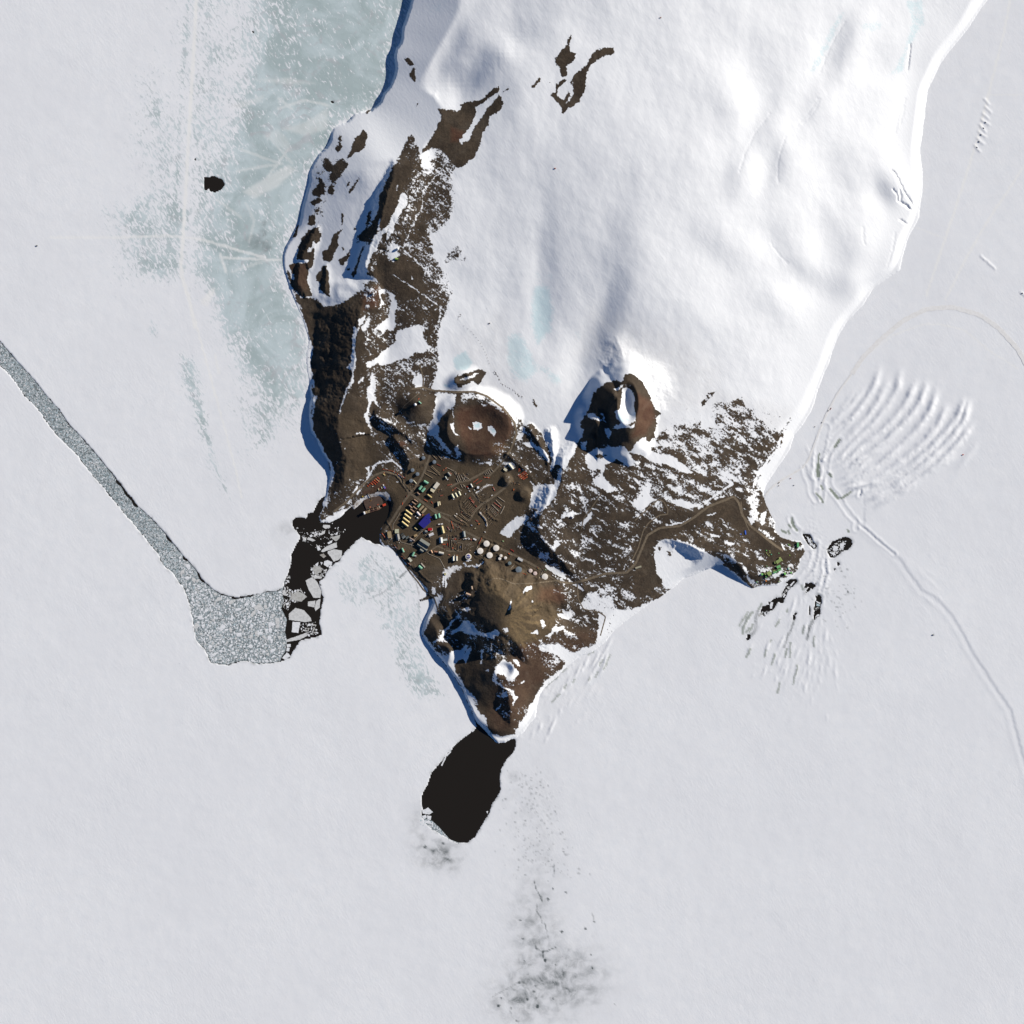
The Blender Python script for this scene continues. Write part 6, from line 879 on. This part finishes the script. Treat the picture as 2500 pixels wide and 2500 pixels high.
# ------------------------------------------------------------------ floes and brash ice
FM = []
for nm, a, b in (('white',(.80,.80,.82),(.62,.64,.66)),('grey',(.50,.50,.48),(.36,.35,.33)),('pale',(.66,.66,.65),(.50,.50,.50)),('blue',(.50,.60,.64),(.36,.46,.50)),('dull',(.27,.25,.22),(.40,.38,.35))):
    t = NT('floe_ice_'+nm); n = t.noise(t.pos(), .06, 5, .7); t.l(t.mix(t.rng(n, .35, .68), c4(*a), c4(*b)), t.b.inputs['Base Color']); t.b.inputs['Roughness'].default_value = .8; t.bump(n, .4, .8); FM.append(t.m)
fl = []
def F(s, q, m, lb): p = sh(s, q); fl.append(p); floe(p, FM[m], lb, 'named floes of the bay')
for q, m, lb in [("895,845 1000,850 1005,890 930,908 888,880",2,"square pale floe just off the snowy point"),("930,925 915,985 860,1010 838,990",2,"kite shaped floe below the square one off the point"),("660,1040 740,1070 775,1095 730,1108 640,1075",2,"lens shaped pale floe in the middle of the bay"),("580,1030 600,1040 610,1100 575,1090",2,"thin upright floe at the west side of the bay"),("1000,1000 1030,985 1065,1000 1030,1018",2,"small lens floe above the grey slab"),("1130,955 1120,1000 1085,1005 1100,970",0,"small white sliver floe above the grey slab"),("1165,1000 1150,1060 1100,1105 1060,1080 1000,1035 1080,1025",1,"grey ragged slab floe in the open bay"),("1045,1080 1030,1130 980,1150 960,1130",0,"white wedge floe under the grey slab"),
 ("1110,1120 1112,1200 1000,1240 880,1275 860,1260 920,1200 1020,1150",2,"long pinkish bow shaped floe above the biggest floe"),("970,1260 1060,1230 1190,1250 1185,1350 1130,1400 1060,1425 1020,1360 965,1290",2,"biggest floe of the bay, pale grey and five sided"),("800,1190 830,1185 860,1240 810,1250",0,"small white triangle floe beside the bow shaped one"),("840,1320 900,1295 945,1340 900,1370",4,"dark brownish floe west of the biggest floe"),("910,1420 960,1400 1040,1430 1030,1480 960,1510 905,1470",0,"bright white lumpy floe below the biggest floe"),("770,1470 820,1430 815,1490 780,1495",0,"white three sided floe above the round cluster"),("850,1430 890,1440 870,1480",0,"small white floe between two larger white ones"),("720,1520 790,1490 850,1500 880,1560 850,1600 760,1580 730,1550",1,"grey centre slab of the round floe cluster"),
 ("700,1630 800,1650 880,1660 860,1690 740,1690",2,"curved base floe of the round cluster"),("755,1580 820,1600 810,1640 755,1620",1,"grey block floe inside the round cluster"),("985,1480 1030,1490 1020,1530 985,1530",0,"white block floe at the east ice edge"),("465,900 495,885 505,905",0,"tiny white floe in the western nook"),("1225,920 1240,910 1250,935",0,"tiny white triangle floe alone in the harbour"),("1030,820 1048,815 1042,835",0,"tiny white floe under the point")]: F('V', q, m, lb)
for q, m, lb in [("1485,290 1560,250 1610,310 1650,400 1640,470 1570,470 1520,390",2,"long upright slab floe against the eastern ice edge"),("1310,640 1380,575 1470,600 1540,680 1550,715 1480,725 1310,700",2,"large half round floe in the loose ice"),("1350,720 1430,725 1410,840 1340,830",0,"bright white square floe below the half round floe"),("1280,910 1400,870 1500,830 1500,870 1420,910 1280,935",2,"long plank shaped floe lying across the lead"),("1510,510 1590,500 1580,570 1510,555",2,"pinkish square floe below the upright slab"),("1600,500 1640,480 1635,570 1590,610 1580,580",2,"narrow wedge floe beside the pinkish square one"),("1240,1100 1290,1040 1330,1080 1270,1120",0,"white floe in the southern corner of the lead"),("1285,955 1330,955 1330,985 1290,990",0,"small square floe under the plank floe"),("1285,995 1320,995 1315,1030 1285,1030",0,"lower small square floe under the plank floe"),("1165,680 1210,680 1205,760 1170,740",2,"pale block floe at the edge of the brash"),
 ("980,820 1040,830 1035,855 985,860",0,"white brick floe in the brash, near the middle"),("1090,870 1130,880 1120,915 1085,910",0,"white chip floe toward the plank floe"),("920,1100 970,1140 945,1150 910,1130",0,"white diamond floe at the south edge of the brash"),("945,560 1010,530 1035,575 1000,600 950,590",2,"largest pale floe set in the upper brash"),("905,500 940,530 920,545",0,"thin white floe above the largest pale one"),("1060,790 1095,800 1080,840 1065,835",0,"narrow white floe east of the brash middle"),("1110,740 1160,740 1150,780",0,"flat white floe right of the brash middle"),("905,740 940,760 930,785 905,780",0,"small hexagon floe left of the brash middle"),("300,780 345,730 375,760 330,795",2,"pale floe wedged into the western ice edge"),("1100,1110 1140,1130 1120,1150",0,"white shard floe on the south edge beside the lead"),
 ("1340,440 1400,400 1470,430 1500,460 1440,510 1380,500 1320,480",1,"grey mottled raft floe north of the half round floe"),("1240,400 1270,380 1290,450 1250,440",2,"pale floe at the mouth of the brash basin"),("350,660 400,650 410,700 360,690",0,"white floe in the western brash"),("680,690 720,680 720,720",0,"white floe in the middle west of the brash"),("840,540 880,520 890,545 850,560",0,"white floe in the upper brash west of the pale one"),("780,480 805,475 800,505",0,"white square floe on the north edge of the brash")]: F('U', q, m, lb)
for q, m, lb in [("335,590 375,570 405,600 380,615 340,608",0,"big white floe at the west rim of the southern pool"),("455,305 480,250 488,255 462,310",0,"long white plank floe on the pool rim, lower one"),("485,245 512,215 520,220 492,250",0,"long white plank floe on the pool rim, upper one"),("740,595 752,592 748,610",0,"small white floe on the east rim of the southern pool"),("335,625 360,615 365,635 345,645",0,"white block floe under the big white one in the pool"),("365,620 395,625 390,650 370,645",0,"second white block floe under the big white one in the pool"),("400,660 406,660 402,695 395,695",0,"upright thin floe in the pool brash"),("350,650 385,655 395,675 355,668",0,"flat white floe in the pool brash")]: F('S', q, m, lb)
for q, m, lb in [("735,660 760,665 745,750 720,750 715,700",0,"long white floe in the dark lead off the cape"),("1330,640 1400,670 1390,690 1340,660",0,"white bridge floe across the eastern lead"),("1345,675 1395,700 1380,720 1340,710",3,"blue floe below the bridge floe"),("1345,835 1375,825 1380,850 1355,855",0,"small white floe at the foot of the eastern lead"),("985,430 1040,380 1050,390 1000,450",0,"white slab floe in the narrow lead by the cape"),("890,590 920,550 930,570 905,605",0,"pale floe at the elbow of the dark lead")]: F('Y', q, m, lb)
for q, m, lb in [("690,1180 720,1175 715,1215 695,1210",0,"white floe in the round pool below the pressure ridges"),("650,1190 680,1200 670,1230 645,1225",0,"white floe at the west side of the round pool"),("630,1240 660,1240 650,1265",0,"white floe at the south end of the round pool"),("470,1140 490,1150 500,1180 480,1170",0,"white slab floe in the slot beside the cape"),("500,1185 520,1190 515,1205",0,"white chip floe at the end of the slot beside the cape")]: F('X', q, m, lb)
def inpoly(p, x, y):
    c = False
    for i in range(len(p)):
        x0, y0 = p[i][:2]; x1, y1 = p[i-1][:2]
        if (y0 > y) != (y1 > y) and x < (x1-x0)*(y-y0)/(y1-y0)+x0: c = not c
    return c
def pdist(p, x, y):
    b = 1e9
    for i in range(len(p)):
        x0, y0 = p[i][:2]; x1, y1 = p[i-1][:2]; ex, ey = x1-x0, y1-y0
        t = min(1, max(0, ((x-x0)*ex+(y-y0)*ey)/(ex*ex+ey*ey+1e-9))); b = min(b, (x-x0-t*ex)**2+(y-y0-t*ey)**2)
    return math.sqrt(b)
i0 = 27
UE = [CHAN[0]]
for (xa, ya), (xb, yb) in zip(CHAN[:26], CHAN[1:27]):
    n_ = max(1, int(math.hypot(xb-xa, yb-ya)/6))
    for t_ in range(1, n_+1): UE.append((xa+(xb-xa)*t_/n_, ya+(yb-ya)*t_/n_))
UE = [(x-.75*w_, y+.66*w_) for x, y in UE for w_ in [max(0, 13*math.sin(x/23+1.3*math.sin(x/9.)+.7)-6.5)*min(1, max(0, (x-150)/150))+(.6 if x > 0 else 0)]]
BR = UE+sh('U', "1240,420 1260,500 1230,580 1290,700 1270,820 1290,930 1270,1040 1240,1080 1220,1130")+[p for p in CHAN if p[1] > 1600 and p[0] < 700 and p[0] > 510]
j = CHAN.index(min(CHAN, key=lambda p: abs(p[0]-500)+abs(p[1]-1583))); BR += CHAN[j:]
SB = sh('S', "330,615 360,640 400,655 440,690 475,730 510,770 560,790 610,795 600,810 540,800 480,775 420,745 350,710 320,670")
EB = [sh('V', "690,1520 760,1470 850,1490 900,1540 960,1550 900,1680 800,1690 700,1640"), sh('U', "1290,440 1400,400 1500,460 1400,520 1320,520"), sh('U', "1420,740 1600,720 1620,850 1520,880 1440,830"), sh('U', "1240,480 1300,480 1340,520 1300,600 1250,570"), sh('X', "685,1150 740,1160 720,1220 650,1275 610,1260 605,1220"), sh('X', "450,1120 500,1140 535,1195 515,1215 470,1160"), sh('Y', "560,790 720,780 650,860 540,880"), sh('Y', "1310,720 1395,740 1320,780"), sh('Y', "870,570 930,480 990,430 1000,470 930,540 900,610"), sh('Y', "1320,850 1370,830 1330,890"), sh('V', "690,960 900,930 880,1000 760,1060 690,1040"), sh('V', "560,1020 640,1040 620,1130 570,1100"), sh('V', "780,1150 860,1180 840,1240 790,1210"), sh('V', "340,1640 380,1660 360,1750 290,1800 300,1720"), sh('V', "200,1870 330,1800 420,1860 560,1850 640,1920 400,1960 250,1960")]
slush = brash_mat()
flat('slush_ice', BR, -.9, slush, 'stuff'); sl_ = flat('slush_ice', SB, -.9, slush, 'stuff')
V_, FC, MI = [], [], []
cell = {}
def near(x, y, r):
    i, j = int(x//6), int(y//6)
    for a in range(i-2, i+3):
        for b in range(j-2, j+3):
            for (u, v, s) in cell.get((a, b), ()):
                if (u-x)**2+(v-y)**2 < ((r+s)*.82)**2: return True
    return False
def addc(x, y, r): cell.setdefault((int(x//6), int(y//6)), []).append((x, y, r))
def chunk(x, y, r, m, el=1.0):
    n = random.choice((3,4,4,5,5,6)); a0 = random.random()*6.28; ca, sa = math.cos(a0), math.sin(a0); P_ = []
    for k in range(n):
        a = 6.283*(k+random.uniform(-.3,.3))/n; rr = r*random.uniform(.62, 1.25); u, v = rr*math.cos(a)*el, rr*math.sin(a)/el; P_.append((x+u*ca-v*sa, y+u*sa+v*ca))
    return P_
named = [(p, min(q[0] for q in p), max(q[0] for q in p), min(q[1] for q in p), max(q[1] for q in p)) for p in fl]
def blocked(x, y): return any(a < x < b and c < y < d and inpoly(p, x, y) for p, a, b, c, d in named)
big = 0
def scatter(poly, count, rmin, rmax, power, mats, obj=None, cap=0):
    global big
    xs = [p[0] for p in poly]; ys = [p[1] for p in poly]; x0, x1, y0, y1 = max(min(xs), -60), max(xs), min(ys), max(ys)
    todo = sorted([rmin+(rmax-rmin)*random.random()**power for _ in range(count)], reverse=True)
    for r in todo:
        for _ in range(6):
            x, y = random.uniform(x0, x1), random.uniform(y0, y1)
            if not inpoly(poly, x, y) or near(x, y, r) or blocked(x, y): continue
            if r > 1.2 and pdist(poly, x, y) < r*.8: continue
            addc(x, y, r); m = random.choice(mats); el = random.uniform(.75, 1.4); q = chunk(x, y, r, m, el)
            if obj and big < cap:
                floe(q, FM[m], obj[0], obj[1], .7, jag=.15); big += 1
            else:
                b = len(V_); k = len(q); z = -1.0+random.uniform(.35, .7)
                V_.extend([(*P(*p), z) for p in q]+[(*P(*p), -1.6) for p in q])
                FC.append(list(range(b, b+k))); MI.append(m)
                for t in range(k): FC.append([b+t, b+k+t, b+k+(t+1) % k, b+(t+1) % k]); MI.append(m)
            break
BASIN = [p for p in BR if p[0] > 430]
scatter(BASIN, 150, 3.6, 7.5, 2.2, [0,0,0,2], ("white ice floe packed among small brash in the basin", 'larger floes in the basin brash'), 140)
scatter(BASIN, 900, 1.8, 3.6, 1.5, [0,0,0,2]); scatter(BR, 15000, .7, 2.4, 2.4, [0,0,2,2,3])
for e in EB: scatter(e, 70, .8, 4.2, 1.6, [0,0,2,1])
scatter(SB, 260, .7, 3.0, 2.0, [0,0,0,3,2])
bayp = sh('V', "440,900 760,900 1150,880 1250,960 1100,1150 900,1250 700,1200 520,1050"); scatter(bayp, 46, .7, 2.0, 1.5, [0,2])
me = bpy.data.meshes.new('brash_ice'); me.from_pydata(V_, [], FC); 
for m in FM: me.materials.append(m)
me.polygons.foreach_set('material_index', MI); me.update(); bm = bmesh.new(); bm.from_mesh(me); bmesh.ops.recalc_face_normals(bm, faces=bm.faces[:]); bm.to_mesh(me); bm.free()
o = bpy.data.objects.new('brash_ice', me); COL.objects.link(o); o['kind'] = 'stuff'
for o in [o for o in scene.objects if o.name.startswith('slush_ice')]: o['kind'] = 'stuff'
